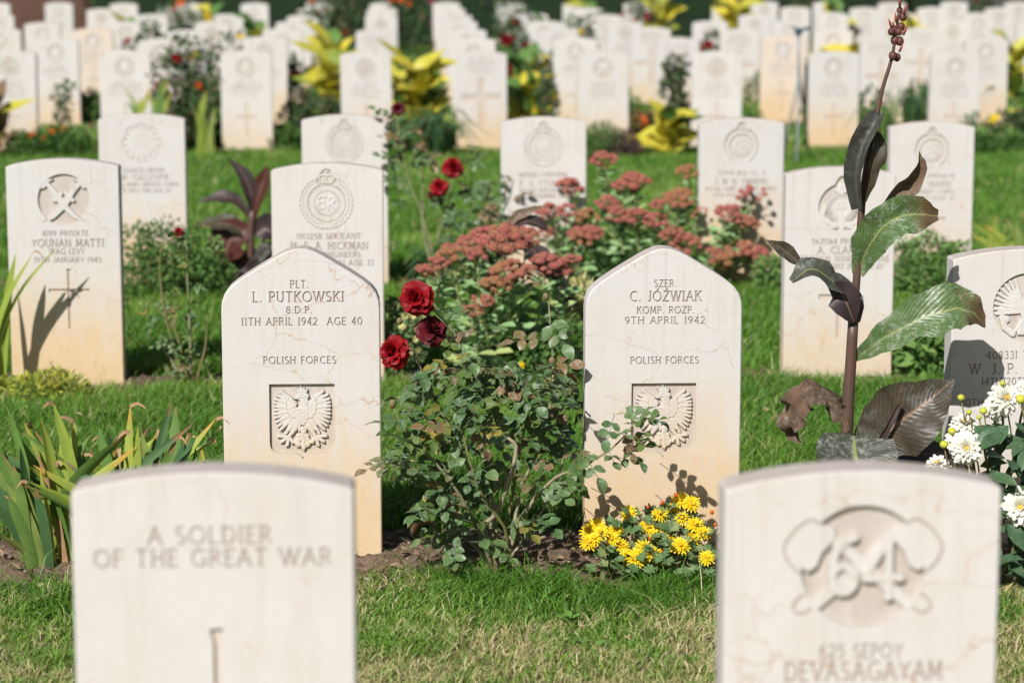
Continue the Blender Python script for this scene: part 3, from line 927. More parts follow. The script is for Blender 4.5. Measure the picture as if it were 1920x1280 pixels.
def ringbadge_relief(res=1.2):
    f = HF(190, 220, res, 5.5)
    f.ring((0, -6), 62, 13, -1.2, 1.4); f.ring((0, -6), 34, 4, -.8, 1); f.ell((0, -6), 31, 31, 0, -2.2, .4); cypher(f, 1.2)
    f.ell((0, -6), 48, 48, 0, -3.4, .3)
    for sg in (-1, 1):
        for i in range(5): f.ell((sg * (50 - i * 9), -48 - i * 7), 12, 7, sg * (30 + i * 6), -1, 1.8)
    crown(f, 50, 1.0)
    return f


def roundel_relief(v, res=2.6):
    f = HF(130, 130, res, 5.0)
    if v == 0:
        f.ring((0, 0), 42, 9, -1.4, 1.4); cypher(f, 1.2)
    elif v == 1:
        for i in range(12):
            a = R(i * 30); f.ell((42 * math.cos(a), 42 * math.sin(a)), 11, 6, i * 30 + 90, -1, 2)
        f.ell((0, 0), 22, 26, 0, -1, 3); f.ell((0, 30), 14, 8, 0, -1, 2)
    elif v == 2:
        f.line([(-42, -36), (40, 40)], 6, -1, 2); f.line([(42, -36), (-40, 40)], 6, -1, 2); f.ell((0, 14), 30, 22, 0, -1.4, 2)
    else:
        f.ring((0, 0), 46, 6, -1.2, 1.2); f.ell((0, 4), 26, 30, 0, -1.2, 3); f.poly([(-40, -30), (40, -30), (34, -42), (-34, -42)], -1.2)
    return f


def cross_polys(cx, ztop, h, w, bar=0.3, t=0.014, flare=1.35):
    """latin cross with slightly splayed ends"""
    zb = ztop - h; zc = ztop - h * bar; e = t * flare
    P = []
    P.append([(cx - e / 2, ztop), (cx - t / 2, ztop - 2 * t), (cx - t / 2, zb), (cx + t / 2, zb), (cx + t / 2, ztop - 2 * t), (cx + e / 2, ztop)])
    P.append([(cx - w / 2, zc - e / 2), (cx + w / 2, zc - e / 2), (cx + w / 2, zc + e / 2), (cx + w / 2 - t, zc + t / 2), (cx - w / 2 + t, zc + t / 2), (cx - w / 2, zc + e / 2)])
    return P


STONE_SPOTS = []


def headstone(cx, w_px, apex, yrow, label, lines=(), emblem=None, cross=None, pointed=False, extra_strokes=None, stroke=.135, cut=.0028, wid=0.381, group=None, tilt=(0, 0), dz=0.0):
    """cx, w_px, apex: where the photograph shows the stone; lines: (text, px centre, py, px height, px width)"""
    k = wid / w_px
    D = 1.0
    y0 = yrow
    for _ in range(3):
        p = at(cx, apex, y0 - T_STONE / 2)
        y0 = yrow + TA * p.x
    p = at(cx, apex, y0 - T_STONE / 2)
    ht = p.z + dz
    kz = k * 1.014
    tz = lambda py: ht - (py - apex) * kz
    tx = lambda px: (px - cx) * k
    strokes = []
    for ln in lines:
        s, lx, ly, lh, lw = ln[:5]
        left = tx(ln[5]) if len(ln) > 5 else None
        strokes.append(text_polys(s, tx(lx), tz(ly), lh * k, lw * k if lw else None, left, stroke=stroke))
    n_text = len(strokes)
    if extra_strokes: strokes += [[q] for q in extra_strokes(tx, tz, k)]
    holes = []; em = None
    if emblem:
        kind, ex, ey = emblem[:3]
        X, Z = tx(ex), tz(ey)
        sc_ = emblem[3] if len(emblem) > 3 else 1.0
        if kind == 'eagle':
            holes.append(shield_hole(X, Z)); em = ('eagle', X, Z - (650 - 140) * 0.17e-3)
        else:
            fn = HOLES[kind]
            holes.append(polar_hole(X, Z, lambda a: fn(a) * sc_)); em = (kind, X, Z)
    cr = []
    if cross:
        cr = cross_polys(tx(cross[0]), tz(cross[1]), cross[2] * k, cross[3] * k, *(cross[4:]))
    outl = pointed_outline(wid, ht) if pointed else arch_outline(wid, ht)
    parts = build_stone(outl, strokes, cr, holes, letter_d=cut)
    o = obj('headstone', parts[0].mesh('headstone', M_STONE, False))
    o.location = (p.x, y0, 0); o.rotation_euler = (tilt[0], tilt[1], ROW_A)
    tag(o, label, 'headstone', group)
    STONE_SPOTS.append((p.x, y0))
    for i in range(len(strokes)):
        nm = 'carved_outline' if i >= n_text else 'inscription_line'
        if parts[10 + i].F: obj(nm, parts[10 + i].mesh(nm, M_CUT, False), o)
    if parts[2].F: obj('carved_cross', parts[2].mesh('carved_cross', M_CROSS, False), o)
    if em:
        f = relief(em[0])
        s_ = sc_ if em[0] != 'eagle' else 1.0
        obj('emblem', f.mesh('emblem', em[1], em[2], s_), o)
    return o


_rel = {}
def relief(kind):
    if kind not in _rel:
        _rel[kind] = {'eagle': eagle_relief, 'wreath': wreath_relief, 'star': star_relief, 'plume': plume_relief, 'dagger': dagger_relief,
                      'spade': spade_relief, 'bird': bird_relief, 'ring': ringbadge_relief}[kind]()
    return _rel[kind]


def star_hole(a):
    return 0.086 + 0.006 * math.cos(8 * a)
HOLES = {'wreath': wreath_hole(), 'star': star_hole, 'plume': lambda a: 0.084 + 0.012 * max(0, 1 - (abs(((math.degrees(a) + 90) % 360) - 180) / 14) ** 2) + 0.002,
         'dagger': lambda a: 0.0875, 'spade': lambda a: 0.0855, 'bird': lambda a: 0.0855,
         'ring': wreath_hole(0.078)}
HOLES['plume'] = wreath_hole(0.082)


def spade_outlines(tx, tz, k):
    cx, cz = tx(1620), tz(1064)
    out = []
    for sg in (-1, 1):
        P = [(cx + sg * x / 1000, cz + z / 1000) for x, z in [(62, 62), (74, 66), (84, 60), (92, 54), (108, 34), (110, 22), (104, 8), (92, -6), (84, -12)]]
        out.append(strip_poly(P, 0.0028))
        out.append(strip_poly([(cx + sg * x / 1000, cz + z / 1000) for x, z in [(80, -38), (92, -48), (96, -58), (90, -66), (80, -66), (70, -58)]], 0.0026))
    return out


def dagger_tips(tx, tz, k):
    cx, cz = tx(116), tz(372)
    return [strip_poly([(cx + sg * x / 1000, cz + z / 1000) for x, z in [(52, -66), (68, -78), (84, -86), (60, -82), (44, -76)]], 0.002) for sg in (-1, 1)]


FG = 'headstones standing near the camera'
# first row, out of focus in front
headstone(396, 530, 886, ROWY[0], 'large blurred foreground headstone carved A SOLDIER OF THE GREAT WAR, at left',
          [('A SOLDIER', 389, 1004, 32, 233), ('OF THE GREAT WAR', 394, 1047, 32, 447)], None, (398, 1183, 330, 190, 0.45, 0.010, 1.9), group=FG, stroke=.115, cut=.0018)
headstone(1619, 525, 883, ROWY[0], 'large blurred foreground headstone with numerals 64 over crossed spades, at right',
          [('625 SEPOY', 1620, 1227, 27, 160), ('DEVASAGAYAM', 1626, 1266, 35, 303)], ('spade', 1620, 1064), None, group=FG, extra_strokes=spade_outlines, stroke=.115, cut=.0018)
# second row: the two pointed stones in focus, and one cut by the right edge
headstone(561, 297, 466, ROWY[1], 'pointed headstone with eagle shield left of the rose bush, in sharp focus',
          [('PLT.', 559, 532, 13.5, 34), ('L. PUTKOWSKI', 557, 555.5, 18.5, 171), ('8.D.P.', 558, 580, 12.5, 49), ('11TH APRIL 1942  AGE 40', 563, 601.5, 13.5, 226),
           ('POLISH FORCES', 558, 674, 13, 137)], ('eagle', 561, 719), None, True, group=FG)
headstone(1245, 292, 466, ROWY[1], 'pointed headstone with eagle shield behind the yellow chrysanthemums, in sharp focus',
          [('SZER.', 1247, 530, 12.5, 42), ('C. JÓŹWIAK', 1248, 553.5, 18, 133), ('KOMP. ROZP.', 1248, 579, 12.5, 107), ('9TH APRIL 1942', 1247, 598, 12.5, 150),
           ('POLISH FORCES', 1247, 672, 12.5, 128)], ('eagle', 1246, 715), None, True, group=FG)
headstone(1933, 297, 467, ROWY[1], 'cream headstone with round winged bird emblem, cut by the right edge',
          [('408331 TROOPER', 1933, 667, 14, 160), ('W. J. P. M', 1820, 693, 18.5, 126, 1820), ('14TH/20TH HUSSARS', 1933, 717, 13, 176),
           ('30TH', 1812, 757, 13, 44, 1806)], ('bird', 1929, 577, 0.99), None, group=FG)
# third row
headstone(115, 212, 299, ROWY[2], 'headstone with crossed daggers in a round recess, iris shadows across it',
          [('4199 PRIVATE', 118, 437.5, 10, 87), ('YOUNAN MATTI', 122, 455.5, 14, 136), ('IRAQ LEVY', 120, 471.5, 10, 66), ('19TH JANUARY 1943', 121, 487, 9.5, 126)],
          ('dagger', 116, 374, 1.0), (122, 504, 115, 77, 0.36, 0.011, 1.25), group=FG, extra_strokes=dagger_tips)
headstone(612, 209, 307, ROWY[2], 'headstone with crowned wreath badge and monogram, behind the left pointed stone',
          [('1913258 SERJEANT', 614, 441.5, 9.5, 121), ('M. E. A. HICKMAN', 615, 459.5, 13, 145), ('ROYAL ENGINEERS', 614, 476, 9.5, 118), ('4TH MAY 1943 AGE 33', 623, 491, 9.5, 150)],
          ('wreath', 611, 380, 1.02), None, group=FG)
headstone(1577, 208, 314, ROWY[2], 'headstone with plumed star badge and small cross, behind the tall canna stem',
          [('5671564 PRIVATE', 1578, 452, 9.5, 108), ('A. CLARKE', 1580, 468, 13, 90), ('THE ROYAL SUSSEX REGIMENT', 1584, 484, 9, 175), ('20TH AUGUST 1943 AGE 23', 1584, 498.5, 9, 150)],
          ('plume', 1580, 388, 1.0), (1577, 540, 95, 76, 0.16, 0.013, 1.2), group=FG)
# fourth row
headstone(264, 163, 214, ROWY[3], 'headstone with star badge behind the crossed dagger stone',
          [('T/220172 DRIVER', 266, 319, 7, 80), ('W. GILLESPIE', 268, 332, 10, 92), ('ROYAL ARMY SERVICE CORPS', 266, 345.5, 7, 132), ('4TH JULY 1942 AGE 24', 266, 357, 7, 100)], ('star', 264, 268, 0.98), None, group=FG)
headstone(645, 160, 216, ROWY[3], 'headstone with crowned wreath badge half hidden by another crowned wreath stone',
          [], ('wreath', 645, 268, 0.95), None, group=FG)
headstone(1019, 158, 220, ROWY[3], 'headstone with crowned wreath badge rising between red roses and pink sedum',
          [('1871062 CORPORAL', 1019, 325, 7, 92), ('F. S. YTUNOU', 1021, 340, 10, 92), ('ROYAL ENGINEERS', 1019, 353, 7, 90), ('1ST NOVEMBER 1942', 1019, 364, 7, 92)], ('wreath', 1019, 274, 0.98), None, group=FG)
headstone(1391, 160, 222, ROWY[3], 'headstone with crowned ring badge right of the pink sedum',
          [('T/104 WO CL. II', 1392, 323, 7, 90), ('J. W. H. TIMMENS', 1391, 339, 10, 98), ('ROYAL ARMY SERVICE CORPS', 1391, 352.5, 7, 134), ('13TH AUG. 1942 AGE 30', 1391, 364, 7, 104)], ('ring', 1391, 272, 1.0), None, group=FG)
headstone(1749, 162, 229, ROWY[3], 'headstone with crowned badge and cross behind the canna leaves at right',
          [('3654 PRIVATE', 1752, 331, 7, 84), ('W. WARD', 1752, 346, 10, 70), ('PIONEER CORPS', 1752, 360, 7, 80), ('1943 AGE 31', 1756, 372, 7, 76)], ('ring', 1749, 282, 1.0), (1752, 404, 100, 52, 0.08, 0.012, 1.2), group=FG)


# ------------------------------------------------------------------ the ranks of stones beyond the wide lawn
def marks(cx, z, w, h, g):
    """lines of lettering too far off to read: rows of short cuts"""
    out = []; x = cx - w / 2
    while x < cx + w / 2:
        out.append([(x, z - h / 2), (x + .0035, z - h / 2), (x + .0035, z + h / 2), (x, z + h / 2)])
        if g.random() < .5: out.append([(x + .001, z + h / 2 - .004), (x + .009, z + h / 2 - .004), (x + .009, z + h / 2 - .0005), (x + .001, z + h / 2 - .0005)])
        x += g.uniform(.008, .017) + (0.012 if g.random() < .15 else 0)
    return out


def far_variant(v):
    g = random.Random(50 + v); H = 0.775
    strokes = []; holes = []; cr = []
    z0 = H - 0.085
    if v != 4:
        holes.append(polar_hole(0, z0 - .045, lambda a: 0.075, 40)); zt = z0 - .150
    else:
        zt = z0 + .03
    for i, w in enumerate((.17, .22, .24, .20)):
        strokes.append(marks(0, zt - i * .034, w * g.uniform(.8, 1.1), .022 if i == 1 else .014, g))
    if v in (0, 1, 3): cr = cross_polys(0, zt - .15, .26, .15, .42, .014, 1.2)
    if v == 4: cr = cross_polys(0, zt - .15, .34, .30, .42, .05, 1.0)
    p = build_stone(arch_outline(.381, H), strokes, cr, holes)
    bodies = [p[0].mesh('headstone', M_STONE, False), p[0].mesh('headstone', M_STONE_PEACH, False)]
    ins = [p[10 + i].mesh('inscription_line', M_CUT, False) for i in range(4)]
    crm = p[2].mesh('carved_cross', M_CROSS, False) if cr else None
    em = roundel_relief(v).mesh('emblem', 0, z0 - .045, 1.3) if holes else None
    return bodies, ins, crm, em


FARV = [far_variant(v) for v in range(5)]
APEX_Z = [.784, .803, .803, .812, .832, .858, .880]
ORD = ['first', 'second', 'third', 'fourth', 'fifth', 'sixth', 'seventh', 'eighth', 'ninth', 'tenth', 'eleventh', 'twelfth', 'thirteenth', 'fourteenth', 'fifteenth', 'sixteenth', 'seventeenth', 'eighteenth', 'nineteenth', 'twentieth']
SKIP = {(1, -1), (4, 3), (5, -3), (3, 5), (5, 1), (4, -5), (6, 4), (2, 6), (5, -6), (3, 0 - 1)}
VAR0 = {(0, -3): 1, (0, -2): 1, (0, -1): 0, (0, 0): 4, (0, 1): 2, (0, 2): 0, (0, 3): 3, (0, 4): 3}
gst = random.Random(5)
for j in range(7):
    row = []
    for k in range(-10, 11):
        x = -0.215 + 0.889 * k - 0.114 * j
        y = BACKY[j] + TA * (x + 1.0)
        if abs(x) > 0.2118 * y * 1.0 + 0.22 or (j, k) in SKIP: continue
        row.append((x, y, k))
    for i, (x, y, k) in enumerate(row):
        v = VAR0.get((j, k), gst.choice([0, 1, 2, 3, 0, 1, 3, 4]))
        peach = 1 if (j, k) in ((2, -4), (1, 3), (4, 6)) else 0
        bodies, ins, crm, em = FARV[v]
        o = obj('headstone', bodies[peach])
        zz = APEX_Z[j] - 0.775 + gst.uniform(-.012, .012)
        o.location = (x + gst.uniform(-.02, .02), y + gst.uniform(-.03, .03), zz)
        o.rotation_euler = (gst.uniform(-.022, .022), gst.uniform(-.016, .016), ROW_A + gst.uniform(-.02, .02))
        rowname = 'nearest row' if j == 0 else ORD[j] + ' row' if j < 6 else 'farthest row'
        tag(o, '%s headstone, %s from the left in the %s beyond the wide lawn' % ('peach tinted' if peach else 'pale', ORD[i], rowname), 'headstone', 'ranks of headstones beyond the lawn')
        if j < 4: STONE_SPOTS.append((o.location.x, o.location.y))
        for q in (ins if j < 3 else ins[1:3]): obj('inscription_line', q, o)
        if crm: obj('carved_cross', crm, o)
        if em: obj('emblem', em, o)

# ------------------------------------------------------------------ lawn
def dry_near(x, y, g):
    n = vnoise(x, y, 0.24, 21) * .65 + vnoise(x, y, 0.06, 22) * .35
    front = np.clip((5.58 + 0.75 * (vnoise(x, y, .33, 29) - .5) + .2 * (vnoise(x, y, .07, 30) - .5) - y) / 0.20, 0, 1)
    return np.where(g.random(len(x)) < front * np.clip(n * 2.0 - .50, 0.03, .82), g.uniform(.62, 1, len(x)), g.uniform(0.05, .30, len(x)) + front * g.uniform(.05, .3, len(x)))

def short_near(x, y):
    # clipped dry turf in front, long uncut tufts along the bed
    e = np.clip((y - TA * x - 5.32 - 0.6 * (vnoise(x, y, .33, 29) - .5)) / 0.30, 0, 1)
    return (0.40 + 0.48 * e) * np.where(vnoise(x * 7, y * 7, .11, 41) > .93, 1.9, 1.0)

def dry_green(x, y, g):
    n = vnoise(x, y, 0.5, 25)
    return np.where(g.random(len(x)) < .07, g.uniform(.6, .95, len(x)), g.uniform(.0, .30, len(x)) + (n * .6 + vnoise(x, y, .13, 27) * .4) ** 2 * .42)

grass('grass', 'short dry and green lawn grass between the front stones', 4.35, 5.86, 26000, .045, .085, .0034, 1.25, dry_near, 31, short_near)
grass('grass', 'lush green lawn grass behind the pointed headstones', 5.80, 8.55, 16000, .040, .085, .0042, .8, dry_green, 32)
grass('grass', 'green lawn grass behind the third row', 8.45, 11.2, 7500, .045, .085, .0055, .6, dry_green, 33)
grass('grass', 'smooth green lawn of the wide aisle', 11.2, 18.4, 3300, .05, .085, .008, .6, dry_green, 34)
grass('grass', 'grass between the far ranks of headstones', 18.4, 37.5, 330, .06, .11, .022, .6, dry_green, 35)

# pebbles, crumbs of soil and dry litter lying on the near bed
def pebbles():
    g = np.random.default_rng(3); t = NT('pebble')
    u = t.attr('tint')
    mat = t.finish(t.ramp(u, [(0, (.10, .07, .05)), (.5, (.22, .16, .12)), (.8, (.42, .35, .29)), (1, (.62, .57, .52))]), .9)
    n = 3200; x = g.uniform(-1.5, 1.5, n); y = ROWY[1] + TA * x + g.uniform(-.30, .36, n)
    h = bed_h(x, y, ROWY[1], .31, .32, 1); k = h > -.004; x, y, h = x[k], y[k], h[k]; n = len(x)
    base = np.array([(1, 0, 0), (-1, 0, 0), (0, 1, 0), (0, -1, 0), (0, 0, .7), (0, 0, -.7), (.6, .6, .35), (-.6, .6, .35), (.6, -.6, .35), (-.6, -.6, .35)])
    Fb = np.array([(0, 6, 8), (6, 4, 8), (6, 2, 7), (6, 7, 4), (1, 7, 9), (7, 9, 4), (8, 4, 9), (3, 8, 9), (0, 2, 6), (1, 2, 7), (0, 3, 8), (1, 3, 9)])
    s = g.uniform(.002, .006, n) * np.where(g.random(n) < .08, 2.2, 1)
    V = base[None] * s[:, None, None] * g.uniform(.6, 1.3, (n, 10, 1)) + np.stack([x, y, h], -1)[:, None, :]
    T = (np.arange(n)[:, None, None] * 10 + Fb[None]).reshape(-1, 3)
    tag(obj('pebbles', mesh_fast('pebbles', V.reshape(-1, 3), T, mat, {'tint': np.repeat(g.beta(1.6, 2.6, n), 10)}, False)), 'small stones and soil crumbs on the bare bed', kind='stuff')

def litter():
    g = random.Random(9); m = MB()
    mat = leaf_material('dry_litter', (.34, .23, .14), (.45, .36, .26), (.22, .12, .07), .85, .1)
    for i in range(420):
        x = g.uniform(-1.35, 1.35); y = ROWY[1] + TA * x + g.uniform(-.27, .30)
        h = float(bed_h(np.array([x]), np.array([y]), ROWY[1], .31, .32, 1)[0])
        if h < -.006: continue
        L = g.uniform(.012, .04)
        V, F, U = leafshape(L, L * g.uniform(.25, .6), 4, 2, .5, g.uniform(.1, .6), g.uniform(-.3, .4), .2, i)
        M = orient((x, y, h + .006), (g.uniform(-1, 1), g.uniform(-1, 1), g.uniform(-.1, .3)), (g.uniform(-.4, .4), g.uniform(-.6, .2), 1))
        m.add([M @ Vector(v) for v in V], F, g.random())
    tag(obj('leaf_litter', m.mesh('leaf_litter', mat)), 'dry fallen leaves scattered on the bare bed', kind='stuff')
pebbles(); litter()

def lawn_litter():
    g = random.Random(19); m = MB()
    mat = leaf_material('lawn_litter', (.42, .30, .14), (.52, .42, .20), (.24, .12, .06), .8, .15)
    for i in range(260):
        y = g.uniform(4.8, 10.5); x = g.uniform(-1, 1) * (.21 * y)
        L = g.uniform(.012, .032)
        V, F, U = leafshape(L, L * g.uniform(.3, .7), 4, 2, .5, g.uniform(.1, .6), g.uniform(-.3, .4), .2, i)
        M = orient((x, y, g.uniform(.025, .05)), (g.uniform(-1, 1), g.uniform(-1, 1), g.uniform(-.2, .4)), (g.uniform(-.5, .5), g.uniform(-.7, .2), 1))
        m.add([M @ Vector(v) for v in V], F, g.random())
    tag(obj('lawn_litter', m.mesh('lawn_litter', mat)), 'dry leaf bits fallen on the lawn', kind='stuff')
    w = MB()
    for i in range(12):                       # small broad-leaved weeds in the turf
        y = g.choice([g.uniform(4.85, 5.45), g.uniform(6.3, 8.0)]); x = g.uniform(-1, 1) * (.20 * y)
        for k in range(g.randint(5, 9)):
            L = g.uniform(.016, .034); a = k * 2.4 + g.random()
            V, F, U = leafshape(L, L * .5, 4, 2, .55, .25, .3, .1, i * 9 + k)
            M = orient((x + g.uniform(-.015, .015), y + g.uniform(-.015, .015), .012), (math.cos(a), math.sin(a), g.uniform(.5, 1.2)), (0, -.3, 1))
            w.add([M @ Vector(v) for v in V], F, U)
    tag(obj('lawn_weeds', w.mesh('lawn_weeds', leaf_material('weed_leaf', (.15, .30, .06), (.20, .34, .08), None, .5, .2))), 'small broad leaved weeds growing in the turf', kind='stuff')
lawn_litter()

# ------------------------------------------------------------------ plant materials
G_ROSE = leaf_material('rose_leaf', (.075, .155, .048), (.145, .235, .080), (.24, .135, .065), .40, .2, powder=.40, brown=.48, tipc=(.30, .15, .08), tip0=.93, tip1=1.1, scale=55)
G_ROSE_YOUNG = leaf_material('rose_leaf_young', (.10, .18, .045), (.14, .20, .05), (.34, .27, .06), .5, .25, scale=60)
G_SEDUM = leaf_material('sedum_leaf', (.25, .42, .17), (.34, .50, .23), (.42, .48, .17), .5, .12, scale=40)
G_IRIS = leaf_material('iris_leaf', (.10, .22, .045), (.19, .30, .07), (.30, .36, .10), .45, .28, tipc=(.33, .18, .085), tip0=.93, tip1=1.0, scale=25, stripes='long')
G_IRIS_DARK = leaf_material('iris_leaf_blue', (.05, .13, .05), (.085, .17, .06), None, .45, .2, tipc=(.26, .14, .07), tip0=.94, tip1=1.0, scale=25, stripes='long')
G_IRIS_YEL = leaf_material('iris_leaf_yellow', (.28, .38, .06), (.40, .46, .09), None, .45, .3, tipc=(.55, .32, .06), tip0=.85, tip1=1.0, scale=25, stripes='long')
G_STRAW = leaf_material('dead_leaf', (.36, .20, .10), (.46, .30, .17), None, .8, .15, scale=50)
G_CANNA_POWDER = leaf_material('canna_leaf_mildew', (.085, .145, .045), (.10, .165, .055), None, .36, .15, powder=.45, brown=.25, tipc=(.125, .070, .040), tip0=.58, tip1=.78, scale=48, stripes=True)
G_CANNA_PURPLE = leaf_material('canna_leaf_purple', (.046, .036, .026), (.056, .052, .028), None, .38, .12, powder=.12, brown=.1, scale=30, spec=.3, stripes=True)
G_CANNA_DARK = leaf_material('canna_leaf_dark', (.034, .022, .024), (.050, .034, .032), None, .42, .08, scale=22, spec=.4, stripes=True)
G_CANNA_GREY = leaf_material('canna_leaf_grey', (.060, .070, .048), (.072, .070, .052), None, .45, .1, powder=.42, scale=44, stripes=True)
G_CANNA_BRONZE = leaf_material('canna_leaf_bronze', (.10, .030, .022), (.07, .028, .024), None, .45, .3, scale=22, stripes=True)
G_CANNA_SHEATH = leaf_material('canna_sheath', (.060, .062, .050), (.066, .060, .052), None, .5, .08, powder=.2, scale=44)
G_CANNA_DEAD = leaf_material('canna_leaf_dead', (.13, .080, .052), (.21, .135, .085), None, .85, .1, powder=.30, scale=60)
G_CANNA_YEL = leaf_material('canna_leaf_yellow', (.74, .63, .07), (.54, .54, .08), (.20, .30, .05), .45, .25, brown=.12, scale=14)
G_BUSH = leaf_material('bush_leaf', (.045, .12, .03), (.08, .17, .045), None, .55, .2, scale=30)
G_BUSHL = leaf_material('bush_leaf_light', (.10, .22, .05), (.15, .28, .07), None, .55, .2, scale=30)
G_MUM = leaf_material('mum_leaf', (.10, .19, .06), (.15, .24, .085), (.24, .28, .10), .6, .15, powder=.2, scale=60)
G_DAHLIA = leaf_material('dahlia_leaf', (.05, .115, .05), (.08, .15, .065), None, .45, .15, powder=.15, scale=40)
M_CANE = flat_material('rose_cane', (.42, .33, .24), (.17, .19, .085), .75, 30, bump=.003)
M_CANE_GREEN = flat_material('green_stem', (.13, .19, .06), (.20, .14, .06), .6, 30)
M_CANNA_STEM = flat_material('canna_stem', (.115, .038, .036), (.085, .060, .042), .45, 14, spec=.5)
M_SEDUM_STEM = flat_material('sedum_stem', (.20, .28, .11), (.27, .30, .14), .55, 30)
M_RED = flat_material('rose_petal', (.36, .006, .010), (.20, .003, .008), .55, 25, transl=.22, spec=.25)
M_DARKRED = flat_material('rose_petal_dark', (.13, .006, .010), (.07, .004, .008), .6, 25, transl=.1)
M_YEL = flat_material('yellow_petal', (.86, .58, .010), (.84, .66, .02), .6, 60, transl=.2)
M_YELCORE = flat_material('flower_core', (.70, .38, .015), (.62, .45, .05), .8, 200, bump=.004)
M_WHITE = flat_material('white_petal', (.80, .78, .66), (.83, .82, .74), .55, 30, transl=.25)
M_CREAM = flat_material('cream_petal', (.74, .70, .38), (.78, .72, .30), .55, 30, transl=.25)
M_BUD = flat_material('yellow_bud', (.55, .52, .04), (.38, .42, .05), .55, 80)
M_ORANGE = flat_material('orange_petal', (.72, .17, .01), (.60, .09, .01), .6, 30, transl=.2)
M_PINK = flat_material('pink_petal', (.62, .10, .20), (.5, .06, .12), .6, 30, transl=.2)
M_CANNA_BUD = flat_material('canna_seed_pod', (.075, .022, .026), (.13, .05, .04), .5, 60)
M_CANNA_TIP = flat_material('canna_bract', (.36, .085, .065), (.20, .05, .05), .5, 40)


def sedum_head_material():
    t = NT('sedum_blossom')
    u = t.attr('tint'); rv = t.rand()
    tc = t.n.new('ShaderNodeTexCoord').outputs['Object']
    cb = t.n.new('ShaderNodeCombineXYZ'); t.put(cb.inputs[0], t.math('MULTIPLY', rv, 9.0)); va = t.n.new('ShaderNodeVectorMath'); t.put(va.inputs[0], tc); t.put(va.inputs[1], cb.outputs[0])
    rv = t.math('ADD', t.math('MULTIPLY', rv, .55), t.math('MULTIPLY', t.rng(t.noise(va.outputs[0], 22, 3, .6), .35, .65), .5))
    a = t.mix(t.rng(rv, .35, .75), (.300, .082, .068), (.260, .120, .055))
    b = t.mix(t.rng(rv, .35, .75), (.58, .24, .195), (.49, .285, .14))
    col = t.mix(u, a, b)
    return t.finish(col, .85, None, .15)
M_SEDUM = sedum_head_material()


# ------------------------------------------------------------------ flowers and leaves shared by the plants
def petal(L, W, tilt, az, r0, z0, cup=.3, curl=.2, nu=4, nv=2, tip=.5, seed=0):
    """one petal leaving a flower's axis (+Z) at the given tilt from it"""
    V = []; F = []
    ca, sa = math.cos(az), math.sin(az)
    for i in range(nu):
        t = i / (nu - 1)
        tl = tilt + curl * t * t
        rr = r0 + L * (t * math.sin(tl)); zz = z0 + L * t * math.cos(tl)
        w = W * (math.sin((.12 + .88 * t) * math.pi * .62) if t < .95 else tip)
        for j in range(nv + 1):
            s = j / nv * 2 - 1
            ins = cup * abs(s) * w * .5
            x = rr - ins * math.cos(tl); z = zz + ins * math.sin(tl)
            y = s * w / 2
            V.append((x * ca - y * sa, x * sa + y * ca, z))
    for i in range(nu - 1):
        for j in range(nv):
            a = i * (nv + 1) + j; F.append((a, a + 1, a + nv + 2, a + nv + 1))
    return V, F


def flower_mesh(name, rings, mat, seed=0, nu=4, nv=2, tip=.5):
    g = random.Random(seed); m = MB(); ph = 0
    for (n, tilt, L, W, r0, z0, cup, curl) in rings:
        ph += .7
        for i in range(n):
            V, F = petal(L * g.uniform(.88, 1.1), W * g.uniform(.9, 1.1), R(tilt + g.uniform(-8, 8)), 2 * math.pi * (i + g.uniform(-.15, .15)) / n + ph, r0, z0 + g.uniform(-.001, .001), cup, curl * g.uniform(.6, 1.4), nu, nv, tip)
            m.add(V, F)
    if nv > 2: m.V = [tuple(Vector(v) + Vector((g.uniform(-1, 1), g.uniform(-1, 1), g.uniform(-1, 1))) * Vector(v).length * .055) for v in m.V]
    return m.mesh(name, mat)


def rose_mesh(r, mat, seed):
    return flower_mesh('blossom', [(3, 4, r * .75, r * .55, r * .02, r * .1, .9, -.2), (4, 12, r * .85, r * .7, r * .05, r * .05, .8, .1), (5, 24, r * .95, r * .85, r * .07, 0, .6, .35),
                                   (6, 42, r, r * .95, r * .08, 0, .45, .5), (7, 62, r * 1.05, r, r * .08, 0, .3, .55), (6, 82, r * 1.0, r, r * .08, -r * .05, .2, .5)], mat, seed, 5, 4, .75)

ROSES = [rose_mesh(.045, M_RED, s) for s in (1, 2)]
ROSE_DARK = rose_mesh(.042, M_DARKRED, 3)
MUMS = [flower_mesh('blossom', [(10, 25, .011, .0045, .001, .003, .2, .1), (14, 52, .016, .005, .002, .002, .2, .2), (16, 78, .020, .0055, .002, 0, .15, .15)], M_YEL, s, 3, 2, .45) for s in (1, 2, 3)]
DAHL = [flower_mesh('blossom', [(8, 18, .016, .009, .002, .006, .5, .1), (11, 38, .024, .012, .003, .004, .4, .2), (13, 58, .031, .0135, .004, .002, .35, .25), (14, 78, .036, .0145, .005, 0, .3, .3), (14, 98, .038, .0145, .005, -.004, .25, .3)], M_WHITE, s, 4, 2, .4) for s in (4, 5, 6)]


def ball(r, c=(0, 0, 0), nu=8, nv=5, sz=1.0):
    V = []; F = []
    for j in range(nv + 1):
        th = math.pi * j / nv
        for i in range(nu):
            a = 2 * math.pi * i / nu
            V.append((c[0] + r * math.sin(th) * math.cos(a), c[1] + r * math.sin(th) * math.sin(a), c[2] + r * sz * math.cos(th)))
    for j in range(nv):
        for i in range(nu):
            i2 = (i + 1) % nu
            F.append((j * nu + i, (j + 1) * nu + i, (j + 1) * nu + i2, j * nu + i2))
    return V, F


